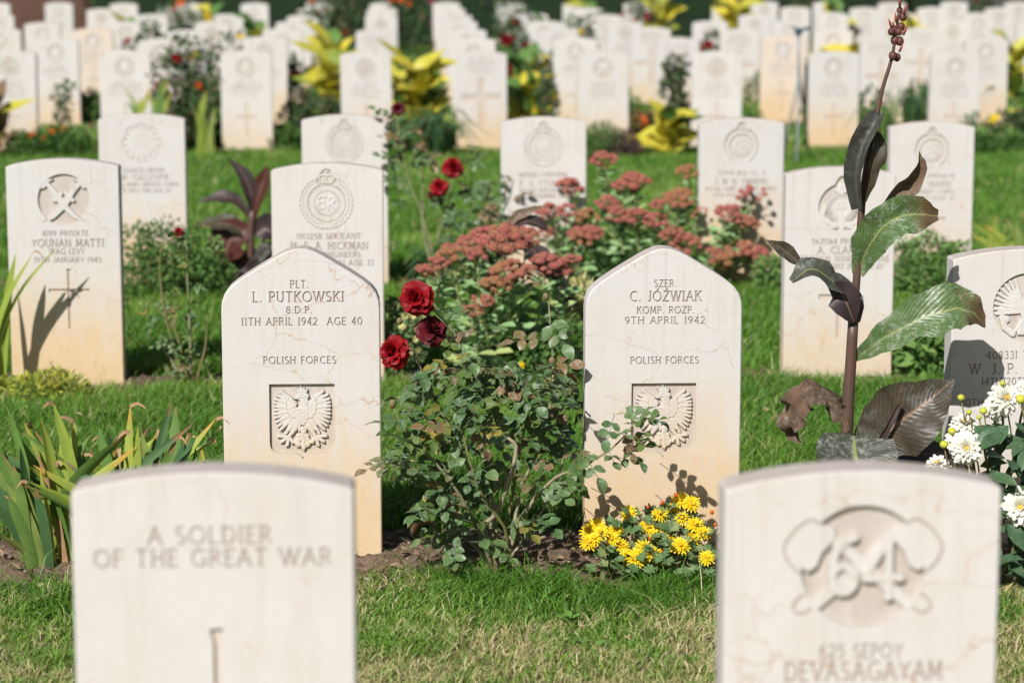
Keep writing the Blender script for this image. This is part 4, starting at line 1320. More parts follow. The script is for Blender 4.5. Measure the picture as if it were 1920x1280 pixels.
CORE = MB().add(*ball(.006, (0, 0, .004), 8, 5, .7)).mesh('flower_core', M_YELCORE)
CORE_D = MB().add(*ball(.0075, (0, 0, .012), 8, 5, .8)).mesh('flower_core', M_YELCORE)
BUD_Y = MB().add(*ball(.009, (0, 0, 0), 8, 6, .85)).mesh('flower_bud', M_BUD)


def sedum_head(r, seed):
    """flat-topped cluster made of small domes of starry florets"""
    g = random.Random(seed); m = MB()
    subs = [(0, 0)] + [(math.cos(a + g.uniform(-.2, .2)) * .5, math.sin(a + g.uniform(-.2, .2)) * .5) for a in [i * 6.283 / 6 for i in range(6)]] + \
           [(math.cos(a) * .88, math.sin(a) * .88) for a in [i * 6.283 / 9 + .3 for i in range(9)]]
    for (sx, sy) in subs:
        if g.random() < .28: continue
        d2 = sx * sx + sy * sy
        cz = r * .58 * (1 - d2) + g.uniform(-.05, .05) * r
        rr = r * g.uniform(.15, .36)
        cx, cy = sx * r, sy * r
        V, F = ball(rr * .86, (cx, cy, cz), 8, 5, .7); m.add(V, F, .1)
        n = 84
        for i in range(n):
            z = 1 - i / n * 1.15; q = math.sqrt(max(0, 1 - z * z)); a = i * 2.399963 + g.random()
            p = (cx + rr * q * math.cos(a), cy + rr * q * math.sin(a), cz + rr * .72 * z)
            s = r * g.uniform(.022, .040)
            Vv = [(p[0] + s, p[1], p[2]), (p[0] - s, p[1], p[2]), (p[0], p[1] + s, p[2]), (p[0], p[1] - s, p[2]), (p[0], p[1], p[2] + s), (p[0], p[1], p[2] - s)]
            Ff = [(0, 2, 4), (2, 1, 4), (1, 3, 4), (3, 0, 4), (2, 0, 5), (1, 2, 5), (3, 1, 5), (0, 3, 5)]
            m.add(Vv, Ff, g.uniform(0, 1))
        # little stalk under each dome
        V, F = tube([(cx * .15, cy * .15, -r * .55), (cx, cy, cz - rr * .4)], [r * .03, r * .02], 4); m.add(V, F, 0)
    return m.mesh('flower_head', M_SEDUM, False)

SEDUM_HEADS = [sedum_head(.065, s) for s in range(7)]


def rose_leaf_mesh(seed, mat, n=5, L=.034):
    """compound leaf: leaflets in pairs on a thin rachis, along +Y"""
    g = random.Random(seed); m = MB()
    tot = L * (2.3 if n == 5 else 1.5)
    droop = g.uniform(.0, .25)
    pos = lambda t: Vector((0, tot * t, -droop * tot * t * t))
    V, F = tube([pos(0), pos(.5), pos(1)], [.0011, .0009, .0007], 4); m.add(V, F, .2)
    spots = [(1.0, 0)] + [(t, s) for t in ((.72, .38) if n == 5 else (.62,)) for s in (-1, 1)]
    for (t, s) in spots:
        l = L * g.uniform(.8, 1.12) * (1.1 if s == 0 else 1)
        V, F, U = leafshape(l, l * g.uniform(.66, .8), 6, 4, .46, g.uniform(.05, .35), g.uniform(.0, .4), .12, g.random())
        d = Vector((s * .95, .45 if s else 1, g.uniform(-.25, .15)))
        M = orient(pos(t), d, (g.uniform(-.4, .4), g.uniform(-.3, .3), 1))
        m.add([M @ Vector(v) for v in V], F, U)
    return m.mesh('leaf', mat)

ROSE_LEAVES = [rose_leaf_mesh(s, G_ROSE, 5 if s % 3 else 3) for s in range(8)]
ROSE_LEAVES_Y = [rose_leaf_mesh(s + 20, G_ROSE_YOUNG, 5 if s % 2 else 3) for s in range(3)]
def simple_leaf(mat, L, W, seed, **kw):
    V, F, U = leafshape(L, W, seed=seed, **kw)
    return MB().add(V, F, U).mesh('leaf', mat)
SEDUM_LEAVES = [simple_leaf(G_SEDUM, .062, .030, s, peak=.6, fold=.35, droop=-.05 + .1 * (s % 3), wave=.05) for s in range(5)]


def stem(parent, P, r0, r1, mat, name='stem', n=6, k=8):
    """a stem through world points P under a plant whose base is its Empty"""
    L = parent.location
    C = smooth_line([Vector(p) - L for p in P], k)
    V, F = tube(C, [r0 + (r1 - r0) * i / (k - 1) for i in range(k)], n)
    return obj(name, MB().add(V, F).mesh(name, mat), parent)


def put(parent, name, me, pos, ydir, nrm, s=1.0):
    return obj(name, me, parent, orient(Vector(pos) - parent.location, ydir, nrm, s))


def axis_put(parent, name, me, pos, axis, s=1.0):
    """place something modelled along +Z so that it looks along axis"""
    a = Vector(axis).normalized(); h = Vector((0, 1, 0)) if abs(a.y) < .9 else Vector((1, 0, 0))
    x = h.cross(a).normalized(); y = a.cross(x)
    M = Matrix(((x.x, y.x, a.x, 0), (x.y, y.y, a.y, 0), (x.z, y.z, a.z, 0), (0, 0, 0, 1))) @ Matrix.Rotation(rnd.uniform(0, 6.28), 4, 'Z')
    return obj(name, me, parent, Matrix.Translation(Vector(pos) - parent.location) @ M @ Matrix.Scale(s, 4))


# ------------------------------------------------------------------ rose bush between the two pointed stones
YR = 5.66
rb = thing('rose_bush', at(935, 1044, YR), 'rose bush with mildewed leaves and dark red blooms between the two pointed headstones', 'rose bush')
rb.location.z = 0.0
def A(px, py, dy=0.0): return at(px, py, YR + dy)
b0 = rb.location
CANES = [([(937, 1052, 0), (905, 990, .02), (930, 965, .0), (956, 897, -.02), (968, 840, 0), (957, 824, 0), (936, 803, .02), (915, 740, .03)], .0075, .003),
         ([(938, 1050, 0), (965, 977, .03), (975, 920, .05), (1010, 840, .14), (1030, 770, .20), (1037, 690, .24), (1028, 560, .24)], .0060, .0016),
         ([(932, 1052, .01), (896, 1030, .02), (851, 990, 0), (838, 945, -.03), (820, 900, -.05)], .0048, .0016),
         ([(934, 1050, .03), (915, 960, .06), (880, 880, .05), (864, 846, .05), (832, 775, .04), (810, 738, .03), (788, 690, .02), (776, 655, .01), (752, 655, 0)], .0052, .0020),
         ([(936, 1050, .05), (925, 950, .08), (905, 850, .09), (885, 740, .08), (860, 640, .06), (820, 588, .04), (792, 566, .03)], .0050, .0018),
         ([(940, 1048, .02), (985, 960, .0), (1030, 905, -.04), (1060, 886, -.06), (1096, 876, -.08), (1113, 861, -.09), (1140, 846, -.10), (1170, 818, -.11), (1190, 790, -.12)], .0055, .0016),
         ([(930, 1050, .0), (880, 960, -.05), (835, 890, -.08), (790, 840, -.09), (755, 800, -.08), (737, 762, -.08)], .0048, .0014),
         ([(938, 1050, .04), (1000, 985, .10), (1045, 900, .12), (1060, 840, .10)], .0048, .0015),
         ([(936, 1050, -.02), (950, 1000, -.06), (905, 930, -.09), (880, 860, -.10), (870, 800, -.08), (900, 740, -.04)], .0045, .0013),
         ([(935, 1050, .06), (955, 960, .12), (975, 850, .14), (985, 760, .13), (945, 690, .12)], .0045, .0013)]
for P, r0, r1 in CANES:
    stem(rb, [A(*p) if i else Vector((A(*p).x, A(*p).y, -.01)) for i, p in enumerate(P)], r0, r1, M_CANE if r0 > .0047 else M_CANE_GREEN, 'cane', 6, 18)
CL = [(755, 850, 34, 5, -.08), (800, 800, 42, 5, -.08), (835, 748, 40, 5, .0), (875, 722, 40, 5, .0), (925, 722, 42, 5, .02), (885, 765, 42, 4, -.05), (970, 742, 40, 5, .05), (1010, 705, 30, 4, .05),
      (1040, 645, 22, 3, .24), (1030, 600, 16, 2, .24), (1046, 722, 30, 5, .24), (1020, 782, 42, 5, .20), (985, 800, 40, 4, .06), (1042, 832, 40, 5, .20), (1055, 880, 34, 4, -.02), (1005, 890, 36, 3, -.04),
      (905, 880, 42, 2, .05), (852, 872, 46, 5, -.08), (820, 912, 36, 4, -.08), (800, 945, 24, 2, -.06), (848, 962, 34, 3, -.05), (892, 972, 30, 2, -.06), (990, 962, 22, 3, -.08), (845, 1002, 22, 2, -.05),
      (890, 1018, 30, 2, -.04), (850, 655, 30, 3, .04), (815, 690, 26, 3, .02), (885, 615, 24, 2, .07), (930, 665, 28, 2, .1), (1085, 850, 24, 2, -.08), (870, 810, 44, 5, -.1), (920, 790, 34, 3, .1),
      (780, 750, 22, 2, .02), (905, 690, 34, 2, .06), (960, 690, 26, 1, .1), (840, 830, 40, 4, -.06), (945, 850, 40, 1, .12),
      (1160, 768, 17, 3, -.11), (1195, 778, 17, 3, -.12), (1202, 803, 15, 2, -.12), (1162, 800, 14, 2, -.11), (1178, 828, 13, 2, -.11), (1140, 850, 14, 2, -.1)]
for (cx, cy, rr, n, dy) in CL:
    for i in range(n if cx > 1070 else int(n * 1.75 + .5)):
        a = rnd.uniform(0, 6.28); q = rr * math.sqrt(rnd.random())
        p = A(cx + q * math.cos(a), cy + q * math.sin(a), dy + rnd.uniform(-.06, .06))
        out = Vector((p.x - b0.x, p.y - b0.y, 0)) * 2.0 + Vector((rnd.uniform(-1, 1), rnd.uniform(-1.2, .5), rnd.uniform(-.7, .35)))
        small = .80 if cx > 1130 else rnd.uniform(.75, 1.12)
        put(rb, 'leaf', rnd.choice(ROSE_LEAVES if rnd.random() < .82 else ROSE_LEAVES_Y), p, out, (rnd.uniform(-.7, .5), rnd.uniform(-1.0, .1), 1.0), small)
for (px, py, dy, ax, s, me, lab) in [(783, 560, .0, (-.35, -.9, .35), .84, ROSES[0], 'open dark red rose'), (741, 659, -.02, (-.45, -.85, .25), .76, ROSES[1], 'open dark red rose lower down'),
                                     (808, 622, .02, (.3, -.6, .6), .85, ROSE_DARK, 'withered almost black rose')]:
    f = axis_put(rb, 'rose_blossom', me, A(px, py, dy), ax, s)
HIP = MB().add(*ball(.008, (0, 0, 0), 7, 5, 1.25)).mesh('rose_bud', flat_material('rose_bud', (.22, .11, .08), (.15, .17, .07), .6, 60))
for (px, py, dy) in [(736, 757, -.08), (948, 733, .0), (1024, 556, .03), (749, 602, .0), (905, 693, .04), (1035, 677, .03), (860, 846, -.08)]:
    axis_put(rb, 'rose_bud', HIP, A(px, py, dy), (rnd.uniform(-.3, .3), -.2, 1), rnd.uniform(.8, 1.15))


# ------------------------------------------------------------------ sedum clumps
def sedum(base, label, tips, yb, leaf_s=1.0, seed=0, head_s=1.0):
    g = random.Random(seed)
    t = thing('sedum_plant', base, label, 'sedum', 'flowering sedum clumps')
    for (px, py, rpx, dy) in tips:
        p = at(px, py, yb + dy)
        root = Vector((base.x + (p.x - base.x) * .35 + g.uniform(-.03, .03), base.y + dy * .6, base.z))
        mid = root.lerp(p, .55) + Vector(((p.x - base.x) * .12, 0, .02))
        stem(t, [root, mid, p - Vector((0, 0, .02))], .005, .0032, M_SEDUM_STEM, 'stem', 6, 6)
        k = rpx * (yb + dy) / FPX / .065 * 1.02
        axis_put(t, 'flower_head', g.choice(SEDUM_HEADS), p, (g.uniform(-.25, .25), -.35 + g.uniform(-.2, .2), 1), k * head_s)
        # leaves in pairs up the stem
        L = (p - root).length; n = int(L / .0185)
        for i in range(n):
            f = .12 + .78 * i / max(n - 1, 1)
            q = (root.lerp(mid, f / .55) if f < .55 else mid.lerp(p, (f - .55) / .45))
            az = i * 2.4 + g.uniform(-.5, .5)
            d = Vector((math.cos(az), math.sin(az), g.uniform(.1, .8)))
            put(t, 'leaf', g.choice(SEDUM_LEAVES), q, d, (g.uniform(-.3, .3), g.uniform(-.7, 0), 1), g.uniform(.8, 1.25) * leaf_s * (1.45 - .6 * f))
    return t

bs = at(935, 690, 8.28); bs.z = 0
sedum(bs, 'pink sedum clump with pale green leaves behind the rose bush', [(818, 500, 26, -.02), (850, 480, 32, 0), (880, 462, 28, .08), (905, 445, 26, .1), (945, 455, 44, .0), (985, 448, 28, .06), (955, 512, 34, -.12),
      (930, 538, 28, -.14), (1020, 500, 34, 0), (1045, 508, 26, .02), (1072, 488, 18, .04), (885, 585, 20, -.18), (905, 565, 20, -.16), (895, 478, 22, .0), (800, 510, 20, 0), (975, 520, 22, -.1), (903, 695, 15, -.28), (960, 700, 12, -.25)], 8.28, 1.0, 3)
bs2 = at(1200, 530, 10.75); bs2.z = 0
sedum(bs2, 'larger pink sedum clump left of the crowned ring headstone', [(1132, 302, 26, .1), (1190, 345, 30, .05), (1170, 352, 22, .05), (1290, 325, 22, .1), (1275, 375, 28, 0), (1068, 352, 26, 0), (1030, 402, 26, -.05), (1062, 398, 24, -.05),
      (1140, 385, 24, 0), (1155, 405, 26, -.05), (1100, 410, 24, -.08), (1098, 445, 30, -.1), (1110, 440, 22, -.1), (1190, 410, 28, -.05), (1230, 415, 24, -.05), (1260, 440, 22, -.1), (1310, 400, 18, 0),
      (1410, 368, 28, .0), (1370, 405, 28, -.05), (1400, 420, 22, -.05), (1390, 470, 28, -.1), (1360, 490, 28, -.12), (1420, 480, 26, -.1), (1340, 480, 22, -.1), (1285, 460, 30, -.1), (1020, 440, 20, -.08), (1240, 385, 20, 0)], 10.75, 1.05, 5)


# ------------------------------------------------------------------ cannas
def canna_leaf(t, P, Wpx, Y, mat, nrm=(0, -1, .5), fold=.25, wave=.1, n=16, shape='leaf', nv=8, seed=1, twist=0.0, crinkle=.012, label=None):
    """one big leaf: centre line through photo points at distance Y, widest Wpx photo pixels"""
    pts = [at(p[0], p[1], Y + (p[2] if len(p) > 2 else 0)) - t.location for p in P]
    C = smooth_line(pts, n); k = Y / FPX
    W = []
    for i in range(n):
        u = i / (n - 1)
        if shape == 'leaf': w = math.sin(min(1, .10 + u * 1.3) * math.pi * .5) if u < .45 else math.cos((u - .45) / .55 * math.pi / 2) ** 1.05
        elif shape == 'blunt': w = math.sin(min(1, .2 + u * 2) * math.pi / 2) * (1 - .75 * max(0, u - .75) / .25)
        else: w = .55 + .45 * math.sin(u * math.pi)
        W.append(max(w, .03) * Wpx * k)
    V, F, U = ribbon(C, W, nrm, nv, fold, wave, seed, twist)
    # crinkle the blade a little
    V = [Vector(v) + Vector((0, 1, .4)) * (float(vnoise(v[0] + 9, v[2] + 9, .022, seed)) - .5) * crinkle + Vector((.5, 0, 1)) * (float(vnoise(v[0] + 5, v[2] + 7, .011, seed + 3)) - .5) * crinkle * .4 for v in V]
    side = [abs(j / nv * 2 - 1) for _ in range(n) for j in range(nv + 1)]
    o = obj('leaf', MB().add(V, F, U, side).mesh('leaf', mat), t)
    if label: o['label'] = label
    return o

YC = 5.70
cn = thing('canna_plant', at(1590, 860, YC), 'tall canna with withered purple green leaves and a seed spike, right of the pointed stones', 'canna')
cn.location.z = 0
def C_(px, py, d=0): return at(px, py, YC + d)
stem(cn, [Vector((C_(1584, 900).x, YC, -.01)), C_(1588, 800), C_(1594, 700), C_(1600, 600)], .0165, .0130, M_CANNA_STEM, 'stem', 10, 10)
stem(cn, [C_(1599, 612), C_(1608, 500), C_(1615, 400), C_(1622, 330), C_(1634, 262)], .0105, .0070, M_CANNA_STEM, 'stem', 10, 12)
stem(cn, [C_(1632, 270), C_(1645, 212), C_(1655, 165), C_(1672, 110), C_(1680, 60), C_(1690, -6)], .0062, .0026, M_CANNA_STEM, 'flower_stalk', 8, 14)
canna_leaf(cn, [(1606, 672), (1650, 640, -.04), (1720, 600, -.06), (1790, 578, -.06), (1826, 588, -.05), (1846, 614, -.03)], 96, YC, G_CANNA_POWDER, (-.1, -1, .55), .30, .22, 22, seed=2, label='mildewed leaf with brown withered tip')
canna_leaf(cn, [(1610, 512), (1632, 455, -.03), (1668, 418, -.06), (1712, 402, -.06), (1758, 404, -.04)], 74, YC, G_CANNA_POWDER, (-.3, -1, .2), .42, .22, 18, 'blunt', seed=3)
canna_leaf(cn, [(1640, 432, .01), (1665, 380, .02), (1700, 345, .02), (1722, 312, .01), (1723, 284, 0)], 44, YC, G_CANNA_DEAD, (.6, -1, .2), .7, .15, 14, seed=4, label='brown curled leaf edge')
canna_leaf(cn, [(1604, 606, .0), (1592, 556, .0), (1560, 528, -.02), (1520, 503, -.03), (1484, 527, -.03)], 62, YC, G_CANNA_GREY, (-.15, -.6, 1), .25, .1, 16, 'blunt', seed=5)
canna_leaf(cn, [(1600, 604, -.02), (1590, 575, -.03), (1575, 548, -.02), (1550, 535, 0)], 66, YC, G_CANNA_DARK, (.2, -1, -.4), .2, .1, 10, seed=6)
canna_leaf(cn, [(1506, 502, .02), (1485, 482, .02), (1462, 464, .02), (1436, 452, .02)], 34, YC, G_CANNA_PURPLE, (.3, -1, .3), .3, .05, 10, seed=7)
canna_leaf(cn, [(1611, 390, -.01), (1606, 330, -.02), (1618, 275, -.02), (1640, 232, -.02), (1652, 216, 0)], 40, YC, G_CANNA_SHEATH, (-.6, -1, .1), 1.1, .05, 14, 'tube', seed=8)
canna_leaf(cn, [(1622, 380, -.015), (1634, 320, -.02), (1645, 270, -.015), (1634, 238, -.01)], 36, YC, G_CANNA_PURPLE, (.5, -1, 0), .6, .1, 12, seed=9)
canna_leaf(cn, [(1600, 870, .02), (1655, 815, .0), (1725, 765, -.02), (1790, 712, .0)], 150, YC, G_CANNA_PURPLE, (-.15, -1, .45), .22, .14, 18, seed=10, label='broad purple leaf near the ground')
canna_leaf(cn, [(1600, 815, -.08), (1602, 840, -.12), (1606, 870, -.15), (1610, 910, -.16)], 150, YC, G_CANNA_GREY, (0, -1, .9), .25, .1, 12, 'blunt', seed=11)
canna_leaf(cn, [(1588, 806, -.01), (1570, 772, -.02), (1540, 742, -.04), (1508, 748, -.04), (1492, 778, -.03), (1482, 812, -.01), (1502, 826, .0)], 62, YC, G_CANNA_DEAD, (-.35, -1, .5), .55, .8, 24, 'leaf', seed=12, crinkle=.034, label='brown dead leaf curling down')
canna_leaf(cn, [(1640, 850, -.02), (1665, 800, -.03), (1690, 758, -.03)], 12, YC, G_CANNA_DARK, (0, -1, .3), .8, 0, 8, 'tube', seed=13)
canna_leaf(cn, [(1620, 880, .06), (1690, 850, .05), (1760, 852, .04), (1800, 870, .04)], 90, YC, G_CANNA_DARK, (0, -.5, 1), .1, .05, 10, seed=14)
POD = MB().add(*ball(.0105, (0, 0, 0), 8, 6, 1.1)).mesh('seed_pod', M_CANNA_BUD)
BR = MB().add(*tube([(0, 0, 0), (0, 0, .012), (0, 0, .026)], [.0036, .0040, .0004], 6)).mesh('bract', M_CANNA_TIP)
for (px, py, s) in [(1687, 20, .75), (1693, 33, .85), (1676, 58, 1.1), (1690, 50, .9), (1678, 76, 1.0), (1687, 78, .95), (1674, 105, 1.0), (1682, 108, .9), (1685, 60, .8), (1671, 60, .8)]:
    axis_put(cn, 'seed_pod', POD, C_(px, py, rnd.uniform(-.01, .01)), (0, 0, 1), s)
for (px, py, dx, s) in [(1687, 12, -.05, .9), (1695, 26, .3, 1), (1672, 52, -.4, .9), (1680, 42, -.1, .9), (1693, 66, .4, 1), (1686, 98, .4, .9), (1676, 50, -.2, .6), (1652, 198, .5, .5)]:
    axis_put(cn, 'bract', BR, C_(px, py, -.006), (dx, -.1, 1), s)


def far_canna(base, h, n, label, mats, seed, spread=.5, Ll=.38, Ww=.12, stems=3, flower=None, group='yellow leaved cannas among the far headstones'):
    g = random.Random(seed)
    t = thing('canna_plant', base, label, 'canna', group)
    for s in range(stems):
        top = Vector((base.x + g.uniform(-.1, .1), base.y + g.uniform(-.1, .1), base.z + h * g.uniform(.8, 1)))
        stem(t, [Vector((base.x + g.uniform(-.06, .06), base.y, base.z - .02)), base.lerp(top, .5) + Vector((g.uniform(-.04, .04), 0, 0)), top], .012, .005, M_CANE_GREEN if flower != 'dark' else M_CANNA_STEM, 'stem', 6, 6)
        if flower is not None and flower != 'dark':
            for q in range(3): axis_put(t, 'blossom', flower, top + Vector((g.uniform(-.04, .04), g.uniform(-.04, .04), g.uniform(-.03, .05))), (g.uniform(-.5, .5), -.5, .8), g.uniform(.8, 1.2))
    n = int(n * 1.5)
    for i in range(n):
        az = i * 2.4 + g.uniform(-.4, .4); f = (.06 + .80 * (i / n))
        L = Ll * g.uniform(.6, .95); e = g.uniform(.35, 1.3)
        p = Vector((0, 0, h * f)); d = Vector((math.cos(az) * math.cos(e), math.sin(az) * math.cos(e), math.sin(e)))
        q1 = p + d * L * .5; q2 = p + d * L + Vector((math.cos(az) * .06, math.sin(az) * .06, -.10 * g.random()))
        C = smooth_line([p, q1, q2], 9)
        W = [Ww * 1.35 * g.uniform(.95, 1.05) * max(.06, math.sin(math.pi * (.06 + .94 * (u / 8)) ** .85)) for u in range(9)]
        V, F, U = ribbon(C, W, (-d.x * .6, -d.y * .6 - .5, .8), 4, .25, .1, seed * 31 + i)
        obj('leaf', MB().add(V, F, U).mesh('leaf', g.choice(mats)), t)
    return t

def ground_at(px, Y, dy=0):
    p = at(px, 400, Y); p.z = gz(Y); return p

# dark canna between the third and fourth rows, and the one hidden in the sedum
dc = thing('canna_plant', ground_at(462, 10.6), 'dark purple canna left of the crowned wreath stone', 'canna')
stem(dc, [ground_at(466, 10.6) - Vector((0, 0, .02)), at(470, 440, 10.6), at(474, 395, 10.6)], .022, .016, M_CANNA_STEM, 'stem', 8, 6)
YD = 10.6
for i, (P, w, nr, m) in enumerate([([(472, 420), (475, 380), (458, 330), (425, 296)], 22, (.3, -1, .3), G_CANNA_DARK), ([(474, 420), (484, 370), (496, 335), (502, 308)], 24, (-.3, -1, .2), G_CANNA_BRONZE),
        ([(470, 408), (440, 375), (405, 372), (372, 378)], 26, (0, -.7, 1), G_CANNA_DARK), ([(468, 450), (440, 425), (405, 420), (366, 424)], 34, (0, -.7, 1), G_CANNA_PURPLE),
        ([(478, 430), (440, 440), (424, 470), (412, 505)], 62, (-.4, -1, .2), G_CANNA_BRONZE), ([(478, 440), (500, 430), (520, 450)], 46, (.3, -1, .5), G_CANNA_DARK), ([(480, 500), (495, 470), (512, 455)], 20, (0, -1, .4), G_CANNA_GREY),
        ([(474, 470), (490, 490), (500, 530)], 50, (.3, -1, 0), G_CANNA_DARK), ([(470, 470), (450, 500), (440, 530)], 40, (-.3, -1, 0), G_CANNA_DARK)]):
    canna_leaf(dc, P, w * 1.45, YD, m, nr, .3, .1, 10, seed=40 + i, nv=4)
dh = thing('canna_plant', ground_at(940, 8.55), 'dark canna with rolled bronze leaf behind the pink sedum', 'canna')
stem(dh, [ground_at(925, 8.55) - Vector((0, 0, .02)), at(925, 540, 8.5), at(945, 440, 8.5)], .018, .012, M_CANNA_STEM, 'stem', 8, 6)
for i, (P, w, nr, m) in enumerate([([(948, 440), (965, 408), (992, 396), (1022, 384)], 20, (.2, -1, .3), G_CANNA_DEAD), ([(955, 432), (985, 415), (1010, 420), (1030, 436)], 34, (0, -.8, 1), G_CANNA_DARK),
        ([(960, 450), (1000, 470), (1020, 490), (1035, 520)], 40, (.2, -1, .4), G_CANNA_DARK), ([(1000, 500), (1040, 520), (1065, 560), (1085, 590)], 36, (.3, -1, .2), G_CANNA_DARK), ([(925, 560), (905, 540), (880, 560)], 40, (0, -1, .3), G_CANNA_DARK),
        ([(930, 530), (915, 490), (912, 470)], 40, (-.2, -1, .1), G_CANNA_GREY)]):
    canna_leaf(dh, P, w, 8.5, m, nr, .3, .1, 10, seed=60 + i, nv=4)


# ------------------------------------------------------------------ irises
def iris(name_label, base_pts, tips, Y, mats, wpx, seed, group='clumps of iris leaves', arch=.06, dead=0.0, name='iris_clump'):
    g = random.Random(seed)
    c = Vector((sum(b[0] for b in base_pts) / len(base_pts), 0, 0))
    base = ground_at(c.x, Y)
    t = thing(name, base, name_label, 'iris', group)
    for i, tp in enumerate(tips):
        px, py = tp[0], tp[1]; dy = tp[2] if len(tp) > 2 else g.uniform(-.1, .1)
        b = g.choice(base_pts) if len(tp) < 4 else (tp[3],)
        p1 = at(px, py, Y + dy); p0 = ground_at(b[0] + g.uniform(-12, 12), Y + dy * .4 + g.uniform(-.03, .03)); p0.z -= .01
        mid = p0.lerp(p1, .55) + Vector((-(p1.x - p0.x) * arch * 2, 0, (p1 - p0).length * arch * .8))
        C = smooth_line([p0 - base, mid - base, p1 - base], 12); k = Y / FPX
        w0 = wpx * g.uniform(.75, 1.2)
        W = [w0 * k * (.85 + .3 * math.sin(u / 11 * 2.4)) * (1 if u < 6 else max(.05, math.cos((u - 6) / 5 * math.pi / 2) ** .7)) for u in range(12)]
        V, F, U = ribbon(C, W, (g.uniform(-.7, .7), -1, .25), 4, g.uniform(-.35, .4), .03, i, g.uniform(-.9, .9))
        isdead = g.random() < dead
        obj('leaf', MB().add(V, F, U, [abs(j / 4 * 2 - 1) for _ in range(12) for j in range(5)]).mesh('leaf', G_STRAW if isdead else g.choice(mats)), t)
        if g.random() < .22 and not isdead:           # dried tip folded over
            e = C[-1]; d = Vector((g.uniform(-1, 1), -.3, g.uniform(-.9, .1))).normalized() * g.uniform(.02, .05)
            V, F, U = ribbon(smooth_line([e - Vector((0, 0, .004)), e + d * .5 + Vector((0, 0, .008)), e + d], 5), [w0 * k * .4, w0 * k * .38, w0 * k * .3, w0 * k * .2, .001], (0, -1, .4), 2, .4)
            obj('dry_tip', MB().add(V, F, U).mesh('dry_tip', G_STRAW), t)
    return t

tipsL = [(12, 760, 0, 60), (45, 792, .02, 120), (76, 782, .0, 110), (100, 756, .0, 150), (60, 800, .05, 150), (130, 820, .05, 150), (-20, 800, 0, 40), (-30, 840, 0, 30), (-40, 880, 0, 40), (5, 850, -.05, 60), (25, 870, -.05, 50),
         (65, 835, .0, 115), (-30, 930, -.05, 55), (-10, 1000, -.08, 62), (10, 905, -.05, 70), (90, 830, .06, 140), (115, 812, .05, 160), (185, 800, .06, 210), (245, 758, .08, 225), (200, 805, .06, 230), (170, 840, .06, 190), (155, 850, .04, 180),
         (322, 752, .1, 240), (330, 762, .1, 300), (270, 786, .1, 262), (262, 812, .1, 270), (290, 820, .1, 285), (300, 818, .1, 290), (318, 812, .1, 312), (406, 783, .1, 250), (366, 840, .1, 345), (378, 838, .1, 355), (340, 842, .1, 330),
         (215, 832, .08, 215), (232, 845, .1, 225), (248, 838, .1, 250), (190, 822, .08, 200), (140, 835, .06, 170), (30, 812, .03, 95), (-15, 870, .02, 100), (75, 870, -.05, 90), (15, 930, -.06, 58), (105, 870, .0, 125), (50, 905, -.03, 110), (85, 905, -.04, 115), (128, 870, .02, 140)]
gi = random.Random(3)
tipsL += [(gi.uniform(20, 410), gi.uniform(785, 868), gi.uniform(-.05, .12)) for _ in range(34)] + [(gi.uniform(-30, 125), gi.uniform(830, 960), gi.uniform(-.08, .05)) for _ in range(14)]
iris('broad iris leaves with dry tips at the left edge behind the blurred front stone', [(40,), (75,), (110,), (150,), (200,), (240,), (270,), (300,)], tipsL, 5.66, [G_IRIS, G_IRIS, G_IRIS_YEL, G_IRIS_DARK], 21, 4, dead=.05)
iris('yellow green iris leaves casting shadows on the crossed dagger stone', [(-40,), (-15,)], [(30, 474, .02), (64, 470, 0), (112, 456, .02), (-30, 470, 0)], 8.03, [G_IRIS_YEL], 13, 5)
iris('green iris leaves at the right edge behind the canna', [(1860,), (1890,), (1930,)], [(1805, 408, 0), (1868, 402, 0), (1885, 408, 0), (1905, 412, 0), (1845, 420, 0), (1925, 405, 0), (1858, 430, 0), (1940, 420, 0), (1820, 440, 0)], 10.9, [G_IRIS, G_IRIS_YEL], 12, 6)
iris('pale iris leaves before the star badge stone', [(250,), (285,), (310,)], [(236, 168, 0), (262, 180, 0), (285, 160, 0), (300, 148, 0), (312, 140, 0), (322, 172, 0), (276, 172, 0), (240, 190, 0), (318, 150, 0)], 17.75, [G_IRIS_YEL, G_IRIS], 10, 7)
iris('pale iris leaves standing beside the nearest far stones at left', [(375,), (392,)], [(388, 168, 0), (372, 190, 0), (398, 220, 0), (380, 180, 0), (365, 200, 0), (404, 200, 0)], 17.7, [G_IRIS, G_IRIS_YEL], 10, 8)


def tuft(px, Y, h, n, spread, label, mat, seed, w=.014, group='tufts of strap leaves in the far bed', cat='grass tuft', name='leaf_tuft'):
    g = random.Random(seed); base = ground_at(px, Y)
    t = thing(name, base, label, cat, group)
    for i in range(n):
        az = g.uniform(0, 6.28); q = g.uniform(.15, 1) * spread; hh = h * g.uniform(.6, 1.05)
        p0 = Vector((math.cos(az) * .05, math.sin(az) * .05, -.01))
        p1 = Vector((math.cos(az) * q * .45, math.sin(az) * q * .45, hh)); p2 = Vector((math.cos(az) * q, math.sin(az) * q, hh * g.uniform(.35, .95)))
        C = smooth_line([p0, p1, p2], 8)
        W = [w * g.uniform(.8, 1.2) * (1 - (u / 7) ** 2 * .92) for u in range(8)]
        V, F, U = ribbon(C, W, (-math.cos(az) * .5, -math.sin(az) * .5 - .4, 1), 2, .3, 0, i)
        obj('leaf', MB().add(V, F, U).mesh('leaf', mat), t)
    return t


